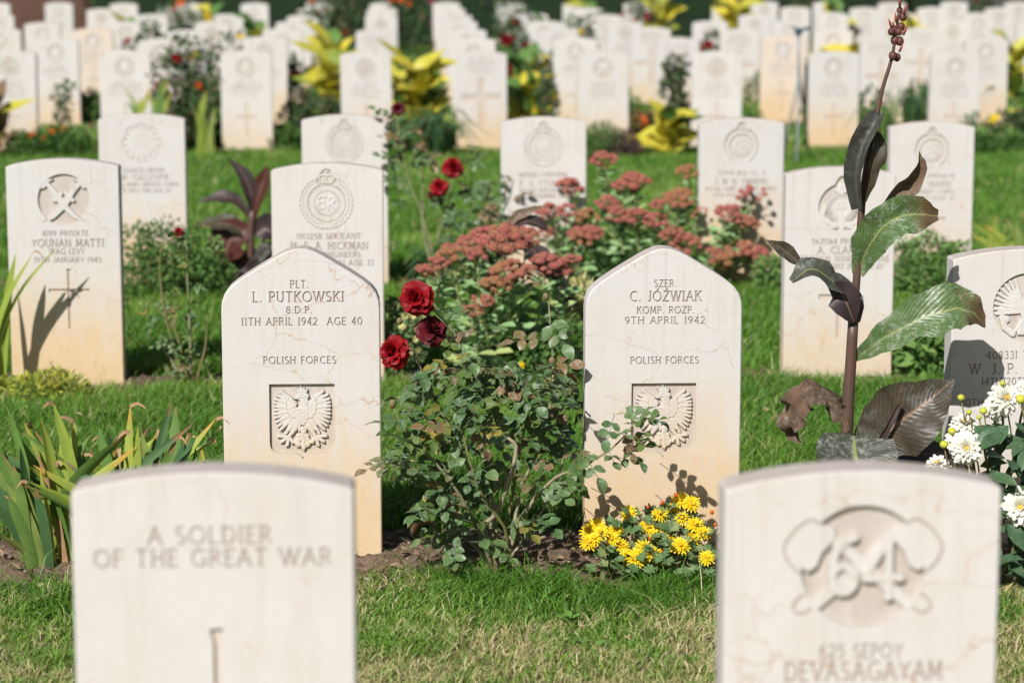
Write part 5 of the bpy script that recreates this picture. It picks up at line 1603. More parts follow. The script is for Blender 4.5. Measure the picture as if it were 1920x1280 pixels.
# ------------------------------------------------------------------ leafy bushes (leaves too small to pick apart)
def leaf_cloud(lobes, n, L, W, mat, seed, name='foliage', up=.6):
    g = np.random.default_rng(seed); V = []; T = []; A_ = []
    per = np.array([l[3] ** 2 for l in lobes]); per = (per / per.sum() * n).astype(int)
    off = 0
    for (cx, cy, cz, r, *rz), m_ in zip(lobes, per):
        rz = rz[0] if rz else 1.0
        d = g.normal(size=(m_, 3)); d /= np.linalg.norm(d, axis=1)[:, None]
        q = g.uniform(.25, 1.05, m_) ** .5
        p = d * (q * r)[:, None] * np.array([1, 1, rz]) + np.array([cx, cy, cz])
        y = d + g.normal(size=(m_, 3)) * .7; y /= np.linalg.norm(y, axis=1)[:, None]
        nn = d * .7 + np.array([0, -.2, up]) + g.normal(size=(m_, 3)) * .5
        x = np.cross(y, nn); x /= np.linalg.norm(x, axis=1)[:, None] + 1e-9
        z = np.cross(x, y)
        l = L * g.uniform(.6, 1.25, m_)[:, None]; w = W * g.uniform(.7, 1.2, m_)[:, None]
        vs_ = np.stack([p, p + y * l * .5 + x * w * .5 + z * w * .15, p + y * l, p + y * l * .5 - x * w * .5 + z * w * .15], 1)
        V.append(vs_.reshape(-1, 3))
        b = off + np.arange(m_)[:, None] * 4
        T.append(np.concatenate([b + np.array([[0, 1, 2]]), b + np.array([[0, 2, 3]])])); off += m_ * 4
        A_.append(np.repeat(g.random(m_), 4))
    return mesh_fast(name, np.concatenate(V), np.concatenate(T), mat, {'tint': np.concatenate(A_)}, False)


def cloud_material(name, a, b, c=None, cs=.9):
    t = NT(name); u = t.attr('tint')
    st = [(0, a), (.75, b)] + ([(cs, c)] if c else [])
    return t.finish(t.ramp(u, st), .6, None, .25, .2)

K_GREEN = cloud_material('foliage_green', (.04, .11, .024), (.12, .22, .05))
K_LIGHT = cloud_material('foliage_light', (.07, .17, .035), (.16, .28, .07))
K_YELLOW = cloud_material('foliage_yellow', (.16, .24, .04), (.42, .42, .06))
K_ROSE = cloud_material('foliage_rose', (.032, .08, .030), (.095, .155, .06), (.19, .11, .06), .95)
K_PURPLE = cloud_material('foliage_purple', (.06, .035, .04), (.14, .085, .075))
K_HEDGE = cloud_material('foliage_hedge', (.012, .035, .012), (.045, .09, .025))
K_MUMW = cloud_material('foliage_mum', (.06, .12, .045), (.17, .25, .10))
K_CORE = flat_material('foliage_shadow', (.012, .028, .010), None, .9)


def bush(px, Y, h, w, label, mat, seed, n=900, L=.035, W=.018, lobes=None, flowers=None, nfl=0, fs=1.0, cat='bush', name='low_bush', group=None, base=None, stems=4, tall=False):
    g = random.Random(seed); base = base or ground_at(px, Y)
    t = thing(name, base, label, cat, group)
    if lobes is None:
        lobes = []
        for i in range(5 if not tall else 6):
            if tall: lobes.append((g.uniform(-.3, .3) * w, g.uniform(-.2, .2) * w, h * (.25 + .13 * i), w * g.uniform(.28, .45)))
            else: lobes.append((g.uniform(-.35, .35) * w, g.uniform(-.25, .25) * w, h * g.uniform(.3, .62), min(w * .38, h * .48) * g.uniform(.8, 1.05)))
    for i in range(stems):
        l = lobes[i % len(lobes)]
        P = [Vector((l[0] * .2, l[1] * .2, -.02)), Vector((l[0] * .5 + g.uniform(-.02, .02), l[1] * .5, l[2] * .5)), Vector(l[:3])]
        V, F = tube(smooth_line(P, 6), [.006, .0055, .005, .0045, .004, .003], 5)
        obj('stem', MB().add(V, F).mesh('stem', M_CANE_GREEN), t)
    tag(obj('foliage', leaf_cloud(lobes, n, L, W, mat, seed), t), kind='stuff')
    for i in range(nfl):
        l = g.choice(lobes)
        d = Vector((g.uniform(-1, 1), -abs(g.uniform(.1, 1)), g.uniform(-.1, 1))).normalized()
        me = flowers[i % len(flowers)]
        axis_put(t, 'blossom', me, base + Vector(l[:3]) + d * l[3] * 1.02, d, fs * g.uniform(.8, 1.2))
    return t

# ------------------------------------------------------------------ yellow chrysanthemum in front of the right pointed stone
YM = 5.60
cm = thing('chrysanthemum', ground_at(1225, YM), 'low yellow chrysanthemum at the foot of the right pointed headstone', 'chrysanthemum')
FL = [(1106, 998), (1120, 985), (1103, 1018), (1128, 1000), (1154, 995), (1178, 963), (1212, 990), (1236, 966), (1208, 1028), (1192, 1050), (1175, 1042), (1200, 1052), (1280, 972), (1303, 985), (1297, 945), (1276, 1024), (1256, 1012), (1325, 1046), (1275, 938), (1195, 1040), (1116, 1010), (1148, 1012), (1222, 1040), (1250, 990), (1262, 955), (1318, 1000), (1240, 1050), (1296, 1010), (1165, 1022), (1225, 1002)]
for i, (px, py) in enumerate(FL):
    dy = -.10 + .20 * (1075 - py) / 140 + rnd.uniform(-.03, .03)
    p = at(px, py, YM + dy)
    root = Vector((cm.location.x + (p.x - cm.location.x) * .45, YM + .02, 0))
    stem(cm, [root, root.lerp(p, .6) + Vector((0, 0, .02)), p], .0022, .0015, M_CANE_GREEN, 'stem', 5, 5)
    f = axis_put(cm, 'blossom', MUMS[i % 3], p, (rnd.uniform(-.4, .4), -.75 + rnd.uniform(-.2, .2), .75), rnd.uniform(.85, 1.18))
    obj('flower_core', CORE, f)
BUD_M = MB().add(*ball(.005, (0, 0, 0), 7, 5, 1.1)).mesh('flower_bud', M_ORANGE)
for (px, py) in [(1268, 928), (1242, 942), (1335, 960), (1218, 1010), (1240, 1032), (1341, 983), (1215, 950)]:
    axis_put(cm, 'flower_bud', BUD_M, at(px, py, YM), (0, -.2, 1), rnd.uniform(.8, 1.1))
def lobed_leaf(mat, L, seed):
    g = random.Random(seed); V = [(0, 0, 0)]; n = 11
    for i in range(n):
        t = i / (n - 1); a = -1.25 + 2.5 * t
        r = L * (.62 + .38 * math.cos(a)) * (1.0 if i % 2 == 0 else .66)
        V.append((r * math.sin(a) * .75, L * .25 + r * math.cos(a) * .75, g.uniform(-.1, .1) * L + .12 * L * abs(a) / 1.25))
    return MB().add(V, [(0, i, i + 1) for i in range(1, n)], .3).mesh('leaf', mat)
MUML = [lobed_leaf(G_MUM, .030, s) for s in range(5)]
for i in range(290):
    px = rnd.uniform(1118, 1345); py = rnd.uniform(950, 1075)
    if abs(px - 1232) / 122 > .55 + .5 * (py - 930) / 140: continue
    dy = -.08 + .2 * (1075 - py) / 140
    p = at(px, py, YM + dy + rnd.uniform(-.04, .05))
    if p.z < .005: continue
    put(cm, 'leaf', rnd.choice(MUML), p, (rnd.uniform(-1, 1), rnd.uniform(-1, .2), rnd.uniform(-.3, .6)), (rnd.uniform(-.5, .5), -.6, 1), rnd.uniform(.7, 1.2))

# ------------------------------------------------------------------ white dahlias at the right edge
YW = 5.52
da = thing('dahlia_plant', ground_at(1870, YW), 'white dahlias with yellow buds before the bird emblem stone at the right edge', 'dahlia')
for i, (px, py, s, dy, ax) in enumerate([(1812, 840, 1.0, -.04, (-.15, -1, .2)), (1808, 795, .85, .03, (.1, -.5, .85)), (1884, 748, 1.0, .0, (.35, -.75, .5)), (1795, 822, .8, .05, (-.5, -.7, .3)), (1914, 950, 1.12, -.08, (-.25, -1, .2)), (1758, 872, .8, .05, (-.2, -.4, .9)), (1866, 765, .8, .03, (-.5, -.6, .2)), (1928, 735, .9, .05, (.2, -.7, .6))]):
    p = at(px, py, YW + dy)
    stem(da, [ground_at(1865 + (px - 1865) * .3, YW), at(px + (1865 - px) * .35, py + 90, YW + dy + .03), p + Vector((0, .015, -.005))], .0042, .0026, M_CANE_GREEN, 'stem', 6, 7)
    f = axis_put(da, 'blossom', DAHL[i % 3], p, ax, s)
    obj('flower_core', CORE_D, f)
for (px, py, s) in [(1770, 833, 1.2), (1785, 808, 1.1), (1817, 772, .8), (1844, 770, 1.1), (1840, 815, 1.0), (1784, 838, .8), (1914, 748, 1.4), (1846, 835, .9), (1836, 782, .7), (1880, 718, .8), (1802, 745, 1.0)]:
    p = at(px, py, YW); axis_put(da, 'flower_bud', BUD_Y, p, (0, -.3, 1), s)
    stem(da, [p, at(px + 12, py + 70, YW + .02), at(px + 25, py + 150, YW + .04)], .0018, .0022, M_CANE_GREEN, 'stem', 5, 5)
DL = [simple_leaf(G_DAHLIA, .075, .036, s, peak=.45, fold=.15, droop=.25, wave=.2) for s in range(5)]
for i in range(190):
    px = rnd.uniform(1785, 1990); py = rnd.uniform(790, 1090)
    if px < 1850 and py < 850 + (1850 - px) * .6: continue
    p = at(px, py, YW + rnd.uniform(-.08, .12))
    put(da, 'leaf', rnd.choice(DL), p, (rnd.uniform(-1, 1), rnd.uniform(-1, .2), rnd.uniform(-.6, .4)), (rnd.uniform(-.5, .5), -.6, 1), rnd.uniform(.7, 1.15))

# ------------------------------------------------------------------ tall rose of the fourth row, and the thin rose of the third
YT = 10.75
tr = thing('rose_bush', ground_at(815, YT), 'tall leggy rose bush with two red blooms behind the sedum', 'rose bush')
def T_(px, py, d=0): return at(px, py, YT + d)
for P in [[(825, 540), (800, 430), (770, 345), (752, 270), (742, 205)], [(828, 540), (820, 450), (840, 380), (850, 322)], [(832, 540), (870, 440), (885, 360), (875, 270)], [(835, 540), (905, 440), (945, 370), (955, 330)], [(824, 540), (795, 440), (792, 345), (788, 270)], [(830, 540), (840, 440), (822, 360)], [(836, 540), (930, 470), (975, 400)]]:
    stem(tr, [T_(*p) if i else ground_at(p[0], YT) - Vector((0, 0, .02)) for i, p in enumerate(P)], .006, .002, M_CANE if P[0][0] < 832 else M_CANE_GREEN, 'cane', 5, 10)
for (cx, cy, rr, n) in [(755, 235, 24, 6), (760, 265, 28, 8), (785, 280, 24, 6), (755, 300, 22, 6), (778, 310, 18, 3), (742, 330, 14, 2), (880, 300, 22, 4), (900, 320, 24, 4), (870, 340, 24, 4), (850, 370, 30, 6), (830, 385, 26, 5), (880, 380, 34, 6), (920, 365, 30, 6), (945, 345, 22, 4), (955, 375, 24, 4), (935, 400, 30, 6), (890, 410, 36, 6), (845, 415, 30, 5), (960, 410, 24, 4), (905, 440, 34, 5), (850, 450, 30, 4), (760, 385, 12, 1), (880, 275, 8, 1), (820, 430, 24, 3)]:
    for i in range(n):
        a = rnd.uniform(0, 6.28); q = rr * math.sqrt(rnd.random())
        put(tr, 'leaf', rnd.choice(ROSE_LEAVES), T_(cx + q * math.cos(a), cy + q * math.sin(a), rnd.uniform(-.12, .12)), (rnd.uniform(-1, 1), rnd.uniform(-1, .4), rnd.uniform(-.7, .4)), (rnd.uniform(-.6, .5), -.5, 1), rnd.uniform(.8, 1.2))
for (px, py, s, me) in [(849, 316, 1.0, ROSES[0]), (824, 352, .85, ROSES[1]), (747, 205, .7, ROSE_DARK), (808, 366, .4, ROSE_DARK)]:
    axis_put(tr, 'rose_blossom', me, T_(px, py, -.1), (rnd.uniform(-.3, .3), -.7, .5), s)

YS = 8.2
lr = thing('rose_bush', ground_at(345, YS), 'thin young rose with one small red bud beside the crossed dagger stone', 'rose bush')
def S_(px, py, d=0): return at(px, py, YS + d)
for P in [[(352, 700), (356, 620), (352, 540), (350, 440)], [(350, 700), (330, 620), (305, 590), (290, 570)], [(348, 700), (312, 600), (300, 480), (330, 440)], [(355, 700), (385, 650), (388, 590)], [(345, 700), (318, 670), (292, 640)]]:
    stem(lr, [S_(*p) if i else ground_at(p[0], YS) - Vector((0, 0, .02)) for i, p in enumerate(P)], .006, .0018, M_CANE if P[0][0] in (352, 345) else M_CANE_GREEN, 'cane', 5, 10)
for (cx, cy, rr, n, yy) in [(370, 440, 24, 4, 1), (400, 440, 16, 3, 1), (325, 450, 20, 3, 1), (345, 465, 16, 3, 1), (310, 490, 16, 2, 1), (370, 500, 16, 2, 1), (352, 540, 10, 2, 0), (290, 572, 14, 3, 0), (315, 575, 12, 2, 0), (335, 590, 18, 3, 0), (362, 585, 14, 2, 0), (310, 630, 24, 4, 0), (340, 640, 26, 5, 0), (370, 650, 20, 3, 0), (330, 675, 26, 4, 0), (365, 680, 20, 3, 0)]:
    for i in range(n):
        a = rnd.uniform(0, 6.28); q = rr * math.sqrt(rnd.random())
        put(lr, 'leaf', rnd.choice(ROSE_LEAVES_Y if yy or rnd.random() < .4 else ROSE_LEAVES), S_(cx + q * math.cos(a), cy + q * math.sin(a), rnd.uniform(-.08, .08)), (rnd.uniform(-1, 1), rnd.uniform(-1, .4), rnd.uniform(-.7, .4)), (rnd.uniform(-.6, .5), -.5, 1), rnd.uniform(.55, .85))
axis_put(lr, 'rose_blossom', ROSES[0], S_(335, 435, -.02), (-.2, -.8, .3), .32)

# ------------------------------------------------------------------ low bushes between rows three and four
TINY_W = flower_mesh('blossom', [(8, 40, .010, .006, .001, .001, .2, .1), (10, 75, .014, .006, .001, 0, .2, .1)], M_CREAM, 2, 3, 2)
TINY_O = flower_mesh('blossom', [(6, 30, .02, .014, .002, .004, .3, .2), (9, 70, .03, .018, .003, 0, .2, .2)], M_ORANGE, 3, 3, 2)
TINY_R = flower_mesh('blossom', [(5, 20, .03, .03, .002, .004, .4, .2), (7, 60, .04, .035, .003, 0, .3, .3)], M_RED, 4, 3, 2)
TINY_P = flower_mesh('blossom', [(5, 20, .03, .03, .002, .004, .4, .2), (7, 60, .04, .035, .003, 0, .3, .3)], M_PINK, 5, 3, 2)
TINY_Y = flower_mesh('blossom', [(5, 25, .03, .02, .002, .004, .3, .2), (8, 65, .04, .022, .003, 0, .2, .2)], M_YEL, 6, 3, 2)

bush(310, 10.45, .30, .42, 'low green bush before the star badge stone', K_GREEN, 1, 3800, .026, .014, lobes=[(-.14, 0, .20, .13), (0, -.05, .22, .13), (.12, 0, .17, .13), (-.05, -.1, .10, .15), (.10, -.1, .09, .14), (.2, 0, .1, .1)])
bush(742, 8.38, .27, .16, 'small bushy white chrysanthemum left of the front sedum', K_MUMW, 2, 2600, .020, .013, lobes=[(-.03, 0, .20, .085), (.02, -.03, .13, .09), (.05, .02, .20, .07), (-.04, -.04, .08, .08)], flowers=[TINY_W, TINY_W], nfl=22, fs=.9, cat='chrysanthemum', name='chrysanthemum')
bush(1745, 10.5, .24, .5, 'pale green low bush before the crowned badge stone at right', K_LIGHT, 3, 3800, .026, .014, lobes=[(-.13, 0, .15, .10), (0, 0, .17, .11), (.12, 0, .14, .1), (-.06, -.08, .08, .12), (.08, -.08, .08, .12)])
bush(60, 7.95, .06, .30, 'yellow green ground cover at the foot of the crossed dagger stone', K_YELLOW, 4, 1500, .030, .009, lobes=[(-.14, 0, .02, .09, .7), (0, -.02, .03, .09, .7), (.09, 0, .03, .08, .7), (.05, .02, .06, .05)], stems=2)
bush(1092, 8.55, .28, .10, 'cream variegated plant between the two sedum clumps', cloud_material('foliage_cream', (.40, .40, .14), (.70, .66, .34)), 5, 300, .06, .016, lobes=[(0, 0, .26, .06), (.03, 0, .2, .06)], cat='plant', name='variegated_plant')
bush(1745, 8.35, .30, .25, 'grey green leafy plant between the canna and the bird emblem stone', K_LIGHT, 6, 420, .07, .035, lobes=[(0, 0, .1, .1), (.06, 0, .2, .08), (.1, 0, .06, .08)], cat='plant', name='leafy_plant')
bush(1055, 8.2, .16, .3, 'small yellow budded chrysanthemum behind the right pointed stone', K_GREEN, 7, 1800, .028, .018, lobes=[(-.08, 0, .09, .09), (.04, 0, .12, .1), (.1, 0, .06, .08)], flowers=[TINY_Y], nfl=4, fs=.35, cat='chrysanthemum', name='chrysanthemum')
bush(1450, 10.55, .22, .2, 'small green plant at the foot of the crowned ring headstone', K_LIGHT, 8, 900, .03, .014, lobes=[(0, 0, .08, .09), (.05, 0, .12, .06)], cat='plant', name='leafy_plant')
tuft(812, 10.5, .22, 16, .22, 'blue green strap leaves at the foot of the tall rose', G_IRIS_DARK, 2, .014, None)

# ------------------------------------------------------------------ far bed and the plants between the ranks
Y5 = 18.0
far_canna(ground_at(-5, 17.6), .50, 9, 'dark leaved canna with yellowing leaves at the left edge of the far bed', [G_CANNA_DARK, G_CANNA_DARK, G_CANNA_YEL], 1, Ll=.36, Ww=.10, flower='dark', group='cannas in the far bed')
bush(52, 17.7, .18, .28, 'small grey green bush at the far left headstone', K_GREEN, 21, 700, .04, .02)
bush(100, 17.75, .20, .34, 'low marigold bush with orange flowers left in the far bed', K_GREEN, 22, 900, .04, .02, flowers=[TINY_O], nfl=4, cat='flower bush', name='marigold')
bush(88, 18.0, .20, .22, 'dark round bush before the second far headstone', K_GREEN, 23, 700, .035, .02)
tuft(170, 17.9, .22, 26, .22, 'grassy green tuft between the left far headstones', G_IRIS, 24, .016)
bush(130, 18.0, .55, .16, 'thin leggy rose before the second far headstone', K_ROSE, 25, 200, .05, .03, tall=True, cat='rose bush', name='rose_bush')
bush(330, 18.3, .80, .50, 'tall dark rose bush right of the far left headstones', K_ROSE, 26, 1100, .06, .036, tall=True, flowers=[TINY_R, TINY_O], nfl=3, cat='rose bush', name='rose_bush')
bush(345, 18.1, .36, .34, 'dense dusky rose bush low in the far bed', K_ROSE, 27, 1000, .045, .028, cat='rose bush', name='rose_bush')
bush(405, 21.0, .66, .5, 'rose bush with sparse dark leaves in the second far bed', K_ROSE, 28, 700, .06, .036, tall=True, flowers=[TINY_Y], nfl=3, cat='rose bush', name='rose_bush')
bush(590, 18.6, .42, .55, 'rough green bush beside the yellow leaved canna', K_ROSE, 29, 1500, .055, .03)
bush(620, 18.1, .2, .4, 'low dark green bush at the foot of the third far headstone', K_GREEN, 30, 900, .05, .025)
far_canna(ground_at(625, 20.6), .66, 12, 'yellow leaved canna left of the stepped column of stones', [G_CANNA_YEL], 2, Ll=.42, Ww=.15)
far_canna(ground_at(790, 18.5), .66, 20, 'bright yellow leaved canna between the two central far headstones', [G_CANNA_YEL, G_CANNA_YEL, G_CANNA_YEL, G_BUSH], 3, Ll=.40, Ww=.15, stems=4)
tuft(825, 17.7, .34, 70, .42, 'wide blue green daylily tuft before the central far headstone', G_IRIS_DARK, 31, .017)
bush(848, 17.95, .26, .10, 'orange flower beside the central far headstone', K_GREEN, 32, 80, .04, .02, flowers=[TINY_O], nfl=4, cat='flower bush', name='marigold')
far_canna(ground_at(992, 18.7), .52, 14, 'yellow leaved canna right of the central far headstone', [G_CANNA_YEL, G_CANNA_YEL, G_BUSHL], 4, Ll=.34, Ww=.12)
bush(1022, 18.4, .60, .16, 'narrow dark rose right of the central far headstone', K_ROSE, 33, 420, .05, .03, tall=True, flowers=[TINY_Y], nfl=2, cat='rose bush', name='rose_bush')
bush(1000, 18.1, .16, .4, 'low green plants between the central far headstones', K_GREEN, 34, 800, .05, .025)
dome = bush(1140, 17.55, .26, .42, 'clipped round dome bush with a withered purple side', K_GREEN, 35, 3600, .024, .014, lobes=[(-.04, 0, .10, .17), (-.10, 0, .06, .13)])
tag(obj('withered_foliage', leaf_cloud([(.10, -.06, .08, .13), (.16, -.02, .04, .1)], 1500, .03, .016, K_PURPLE, 36), dome), kind='stuff')
far_canna(ground_at(1250, 17.7), .26, 13, 'broad yellow leaved canna before the crowned far headstone', [G_CANNA_YEL, G_CANNA_YEL, G_BUSH], 5, Ll=.34, Ww=.13, stems=2)
bush(1268, 19.0, .66, .22, 'dark narrow rose column among the far stones', K_ROSE, 37, 800, .05, .032, tall=True, cat='rose bush', name='rose_bush')
bush(1200, 19.2, .28, .3, 'rusty flowered bush behind the dome bush', cloud_material('foliage_rust', (.09, .13, .04), (.25, .16, .06)), 38, 700, .05, .026, flowers=[TINY_O], nfl=4)
tuft(1410, 18.2, .34, 40, .16, 'upright green tuft left of the metal tripod', G_IRIS, 39, .016)
bush(1435, 18.4, .2, .2, 'small green bush behind the metal tripod', K_GREEN, 40, 500, .05, .025)
bush(1640, 18.6, .46, .2, 'thin rose right of the fourth far headstone', K_ROSE, 41, 260, .05, .03, tall=True, cat='rose bush', name='rose_bush')
tuft(1650, 18.0, .36, 46, .30, 'tall green daylily tuft behind the canna stem', G_IRIS, 42, .018)
tuft(1705, 18.6, .50, 40, .25, 'bluish grass tuft left of the right far headstone', G_IRIS_DARK, 43, .014)
tuft(1610, 17.5, .16, 16, .36, 'arching thin leaves before the far headstone behind the canna', G_IRIS, 44, .012)
bush(1860, 17.9, .22, .6, 'tangled green plants at the right end of the far bed', K_GREEN, 45, 1600, .05, .022)
bush(1905, 18.3, .36, .4, 'taller green bush with pale stalks at the right edge of the far bed', K_ROSE, 46, 900, .05, .024, flowers=[TINY_Y], nfl=3)
bush(1815, 18.2, .3, .12, 'thin climbing stems before the right far headstones', K_GREEN, 47, 160, .04, .02, tall=True, cat='plant', name='leafy_plant')
far_canna(ground_at(1375, 31.0), .95, 10, 'tall yellow canna with red bloom near the back hedge', [G_CANNA_YEL], 6, Ll=.55, Ww=.18, flower=TINY_R)
far_canna(ground_at(1238, 31.2), .92, 8, 'tall yellow canna near the back left of the red bloomed one', [G_CANNA_YEL], 7, Ll=.5, Ww=.17)
far_canna(ground_at(1600, 23.6), .60, 7, 'yellow canna showing between far stones right of centre', [G_CANNA_YEL], 8, Ll=.4, Ww=.14)
far_canna(ground_at(1832, 21.2), .62, 6, 'yellow canna with upright leaves among the right far stones', [G_CANNA_YEL], 9, Ll=.42, Ww=.09)
far_canna(ground_at(485, 26.3), .80, 9, 'yellow canna high between the left ranks', [G_CANNA_YEL, G_BUSHL], 10, Ll=.4, Ww=.15)
far_canna(ground_at(400, 31.3), .85, 7, 'yellow canna at the back left ranks', [G_CANNA_YEL, G_BUSHL], 11, Ll=.4, Ww=.15)
gb = random.Random(77)
for i, (px, Y, h, fl, lab) in enumerate([(275, 23.5, .75, TINY_R, 'rose with a red bloom behind the peach stone'), (590, 29.0, .85, TINY_R, 'red rose bush at the back left of the stepped column'), (625, 26.4, .95, TINY_O, 'orange rose bush behind the yellow canna'),
        (770, 31.5, .95, TINY_O, 'orange rose bush between the two stepped columns'), (735, 34.2, 1.0, TINY_R, 'red rose bush at the far end of the stepped column'), (650, 33.8, 1.0, TINY_R, 'deep red rose bush in the farthest bed'), (815, 36.6, 1.05, TINY_P, 'pink rose bush in the farthest bed'),
        (965, 28.8, .85, TINY_R, 'red rose bush right of the central dark gap'), (955, 23.7, .7, TINY_R, 'green rose bush overlapping stones right of the central gap'), (1090, 26.3, .72, TINY_Y, 'leafy bush with yellow bloom among right central ranks'),
        (1195, 31.4, .9, TINY_P, 'pink bloomed bush before the back hedge'), (1500, 36.2, 1.0, TINY_O, 'orange bloomed bush at the back right of centre'), (1330, 23.8, .62, TINY_R, 'loose rose overlapping right central ranks'), (330, 29.0, .9, TINY_O, 'loose rose bush at the back behind the tall dark rose'),
        (370, 26.2, .8, TINY_Y, 'leafy rose with yellow bloom behind the tall dark rose'), (1040, 21.2, .55, TINY_Y, 'small rose left of the dome bush ranks'), (1830, 36.0, 1.0, TINY_R, 'red bloomed bush at the far right'), (540, 21.3, .5, TINY_O, 'rust leaved bush behind the second far headstone'), (1490, 21.4, .5, TINY_O, 'bush with dark stems right of the tripod')]):
    bush(px, Y, h, .42, lab, K_ROSE, 100 + i, 620, .07, .042, tall=True, flowers=[fl], nfl=gb.randint(3, 7), fs=1.25, cat='rose bush', name='rose_bush', group='rose bushes between the far ranks')

for i, (px, Y, h, lab) in enumerate([(760, 20.9, .62, 'yellow canna behind the bright central one'), (985, 21.3, .60, 'yellow canna behind the one right of the central far headstone'), (1015, 26.5, .75, 'yellow canna in the fourth far bed right of centre'),
        (620, 23.6, .72, 'yellow canna behind the one left of the stepped column'), (1700, 26.4, .78, 'yellow canna in the fourth far bed at right'), (1560, 31.4, .86, 'yellow canna near the hedge right of centre'),
        (1100, 31.6, .86, 'yellow canna near the hedge above the dome bush'), (250, 26.2, .72, 'yellow canna behind the far left stones'), (1890, 23.6, .66, 'yellow canna at the far right edge')]):
    far_canna(ground_at(px, Y), h, 9, lab, [G_CANNA_YEL, G_CANNA_YEL, G_BUSHL], 60 + i, Ll=.42, Ww=.15)
for i, (px, Y, h, w, lab, mt) in enumerate([(445, 18.6, .22, .5, 'low leafy plants right of the pale iris in the far bed', K_GREEN), (540, 18.3, .18, .3, 'low green plants right of the second far headstone', K_GREEN), (745, 17.9, .22, .4, 'leafy plants under the bright yellow canna', K_GREEN),
        (1330, 18.9, .2, .5, 'low green plants behind the crowned far headstone', K_LIGHT), (1550, 21.0, .3, .5, 'leafy plants behind the fourth far headstone', K_GREEN), (1720, 21.2, .34, .6, 'leafy plants behind the right far headstones', K_GREEN), (1460, 23.7, .3, .7, 'leafy mass in the third far bed at right', K_GREEN),
        (880, 21.0, .2, .4, 'low plants behind the central far headstone', K_LIGHT), (200, 21.0, .3, .5, 'leafy plants in the second far bed at left', K_GREEN), (480, 23.6, .34, .6, 'leafy plants in the third far bed at left', K_GREEN), (1180, 21.1, .3, .6, 'leafy plants behind the dome bush', K_GREEN), (1060, 18.6, .18, .3, 'low green plants left of the dome bush', K_LIGHT)]):
    bush(px, Y, h, w, lab, mt, 200 + i, 900, .06, .03)
# lawn sprinkler on a steel tripod
M_STEEL = flat_material('galvanised_steel', (.30, .32, .34), (.22, .24, .26), .4, 30, spec=.5)
M_HEAD = flat_material('sprinkler_head', (.04, .10, .12), (.03, .06, .07), .45, 30)
YP = 17.3
sp = thing('sprinkler', ground_at(1492, YP), 'lawn sprinkler on a grey metal tripod before the far headstones', 'sprinkler')
top = at(1497, 66, YP); jo = at(1499, 140, YP)
stem(sp, [jo - Vector((0, 0, .1)), top], .011, .011, M_STEEL, 'riser_pipe', 8, 3)
for (px, dy) in ((1462, .05), (1492, -.25), (1517, .1)):
    stem(sp, [jo, ground_at(px, YP + dy) - Vector((0, 0, .02))], .009, .009, M_STEEL, 'leg', 8, 3)
m = MB(); m.add(*tube([(0, 0, 0), (0, 0, .03), (0, 0, .05)], [.022, .026, .014], 10)); m.add(*tube([(0, -.02, .03), (.07, -.05, .05)], [.012, .010], 8)); m.add(*tube([(-.01, 0, .04), (-.05, .02, .06)], [.008, .006], 8))
obj('sprinkler_head', m.mesh('sprinkler_head', M_HEAD), sp, Matrix.Translation(top - sp.location))

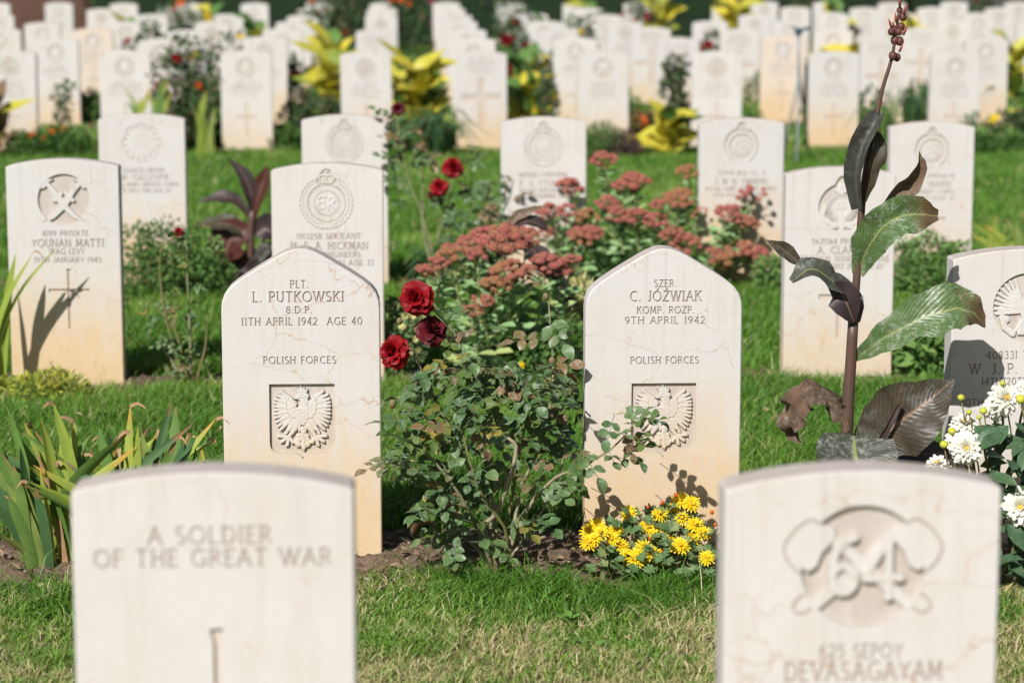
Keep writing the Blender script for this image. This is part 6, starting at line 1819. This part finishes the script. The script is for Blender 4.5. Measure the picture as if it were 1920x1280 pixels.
# back hedge, brown fence at the left, dark slatted fence at the right
YH = 39.0
def hedge(x0, x1, h, label, seed):
    t = thing('hedge', ((x0 + x1) / 2, YH, gz(YH)), label, 'hedge', 'clipped hedges closing the cemetery')
    w = x1 - x0; g = random.Random(seed)
    V = []; F = []
    nx_ = int(w / .5) + 1
    for i in range(nx_ + 1):
        x = -w / 2 + w * i / nx_
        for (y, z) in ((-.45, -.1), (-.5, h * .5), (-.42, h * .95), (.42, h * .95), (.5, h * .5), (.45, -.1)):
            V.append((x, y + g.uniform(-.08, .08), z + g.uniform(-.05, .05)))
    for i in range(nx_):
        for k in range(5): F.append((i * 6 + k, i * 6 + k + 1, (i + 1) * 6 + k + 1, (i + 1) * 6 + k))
    obj('shade_core', mesh('shade_core', V, F, K_CORE, True), t)  # dark inner core: the shade deep between the leaves is put into its colour
    lobes = [(-w / 2 + w * (i + .5) / (nx_ * 1.0) + g.uniform(-.1, .1), g.uniform(-.15, .05), z, .50) for i in range(nx_) for z in (.3, .8, 1.3, 1.8)]
    tag(obj('foliage', leaf_cloud(lobes, int(w * 1300), .09, .05, K_HEDGE, seed), t), kind='stuff')
hedge(-6.6, 6.2, 2.2, 'long dark hedge closing the cemetery behind the middle ranks', 1)
hedge(10.5, 16.0, 2.2, 'short dark hedge at the back right corner', 2)
hedge(6.3, 7.0, 2.0, 'narrow dark hedge beside the grey slatted fence', 3)
M_BROWN = flat_material('brown_boards', (.085, .040, .030), (.12, .06, .045), .8, 4)
M_GREYW = flat_material('grey_boards', (.055, .055, .060), (.085, .083, .085), .8, 4)
def fence(x0, x1, mat, label, horiz):
    t = thing('fence', ((x0 + x1) / 2, YH, gz(YH)), label, 'fence')
    w = x1 - x0
    def box(sx, sy, sz):
        V = [(x * sx / 2, y * sy / 2, z * sz / 2) for x in (-1, 1) for y in (-1, 1) for z in (-1, 1)]
        F = [(0, 1, 3, 2), (4, 6, 7, 5), (0, 4, 5, 1), (2, 3, 7, 6), (0, 2, 6, 4), (1, 5, 7, 3)]
        return V, F
    if horiz:
        me = MB().add(*box(w, .03, .125)).mesh('slat', mat, False)
        for i in range(14): obj('slat', me, t, Matrix.Translation((0, 0, .10 + i * .14)))
    else:
        n = int(w / .2); me = MB().add(*box(.19, .025, 2.0)).mesh('board', mat, False)
        for i in range(n): obj('board', me, t, Matrix.Translation((-w / 2 + (i + .5) * .2, 0, 1.0)))
    pm = MB().add(*box(.1, .1, 2.2)).mesh('post', mat, False)
    for i in range(3): obj('post', pm, t, Matrix.Translation((-w / 2 + .1 + i * (w - .2) / 2, .08, 1.0)))
fence(-14.0, -6.7, M_BROWN, 'reddish brown board fence at the back left', False)
fence(7.05, 10.4, M_GREYW, 'dark grey slatted fence at the back right', True)
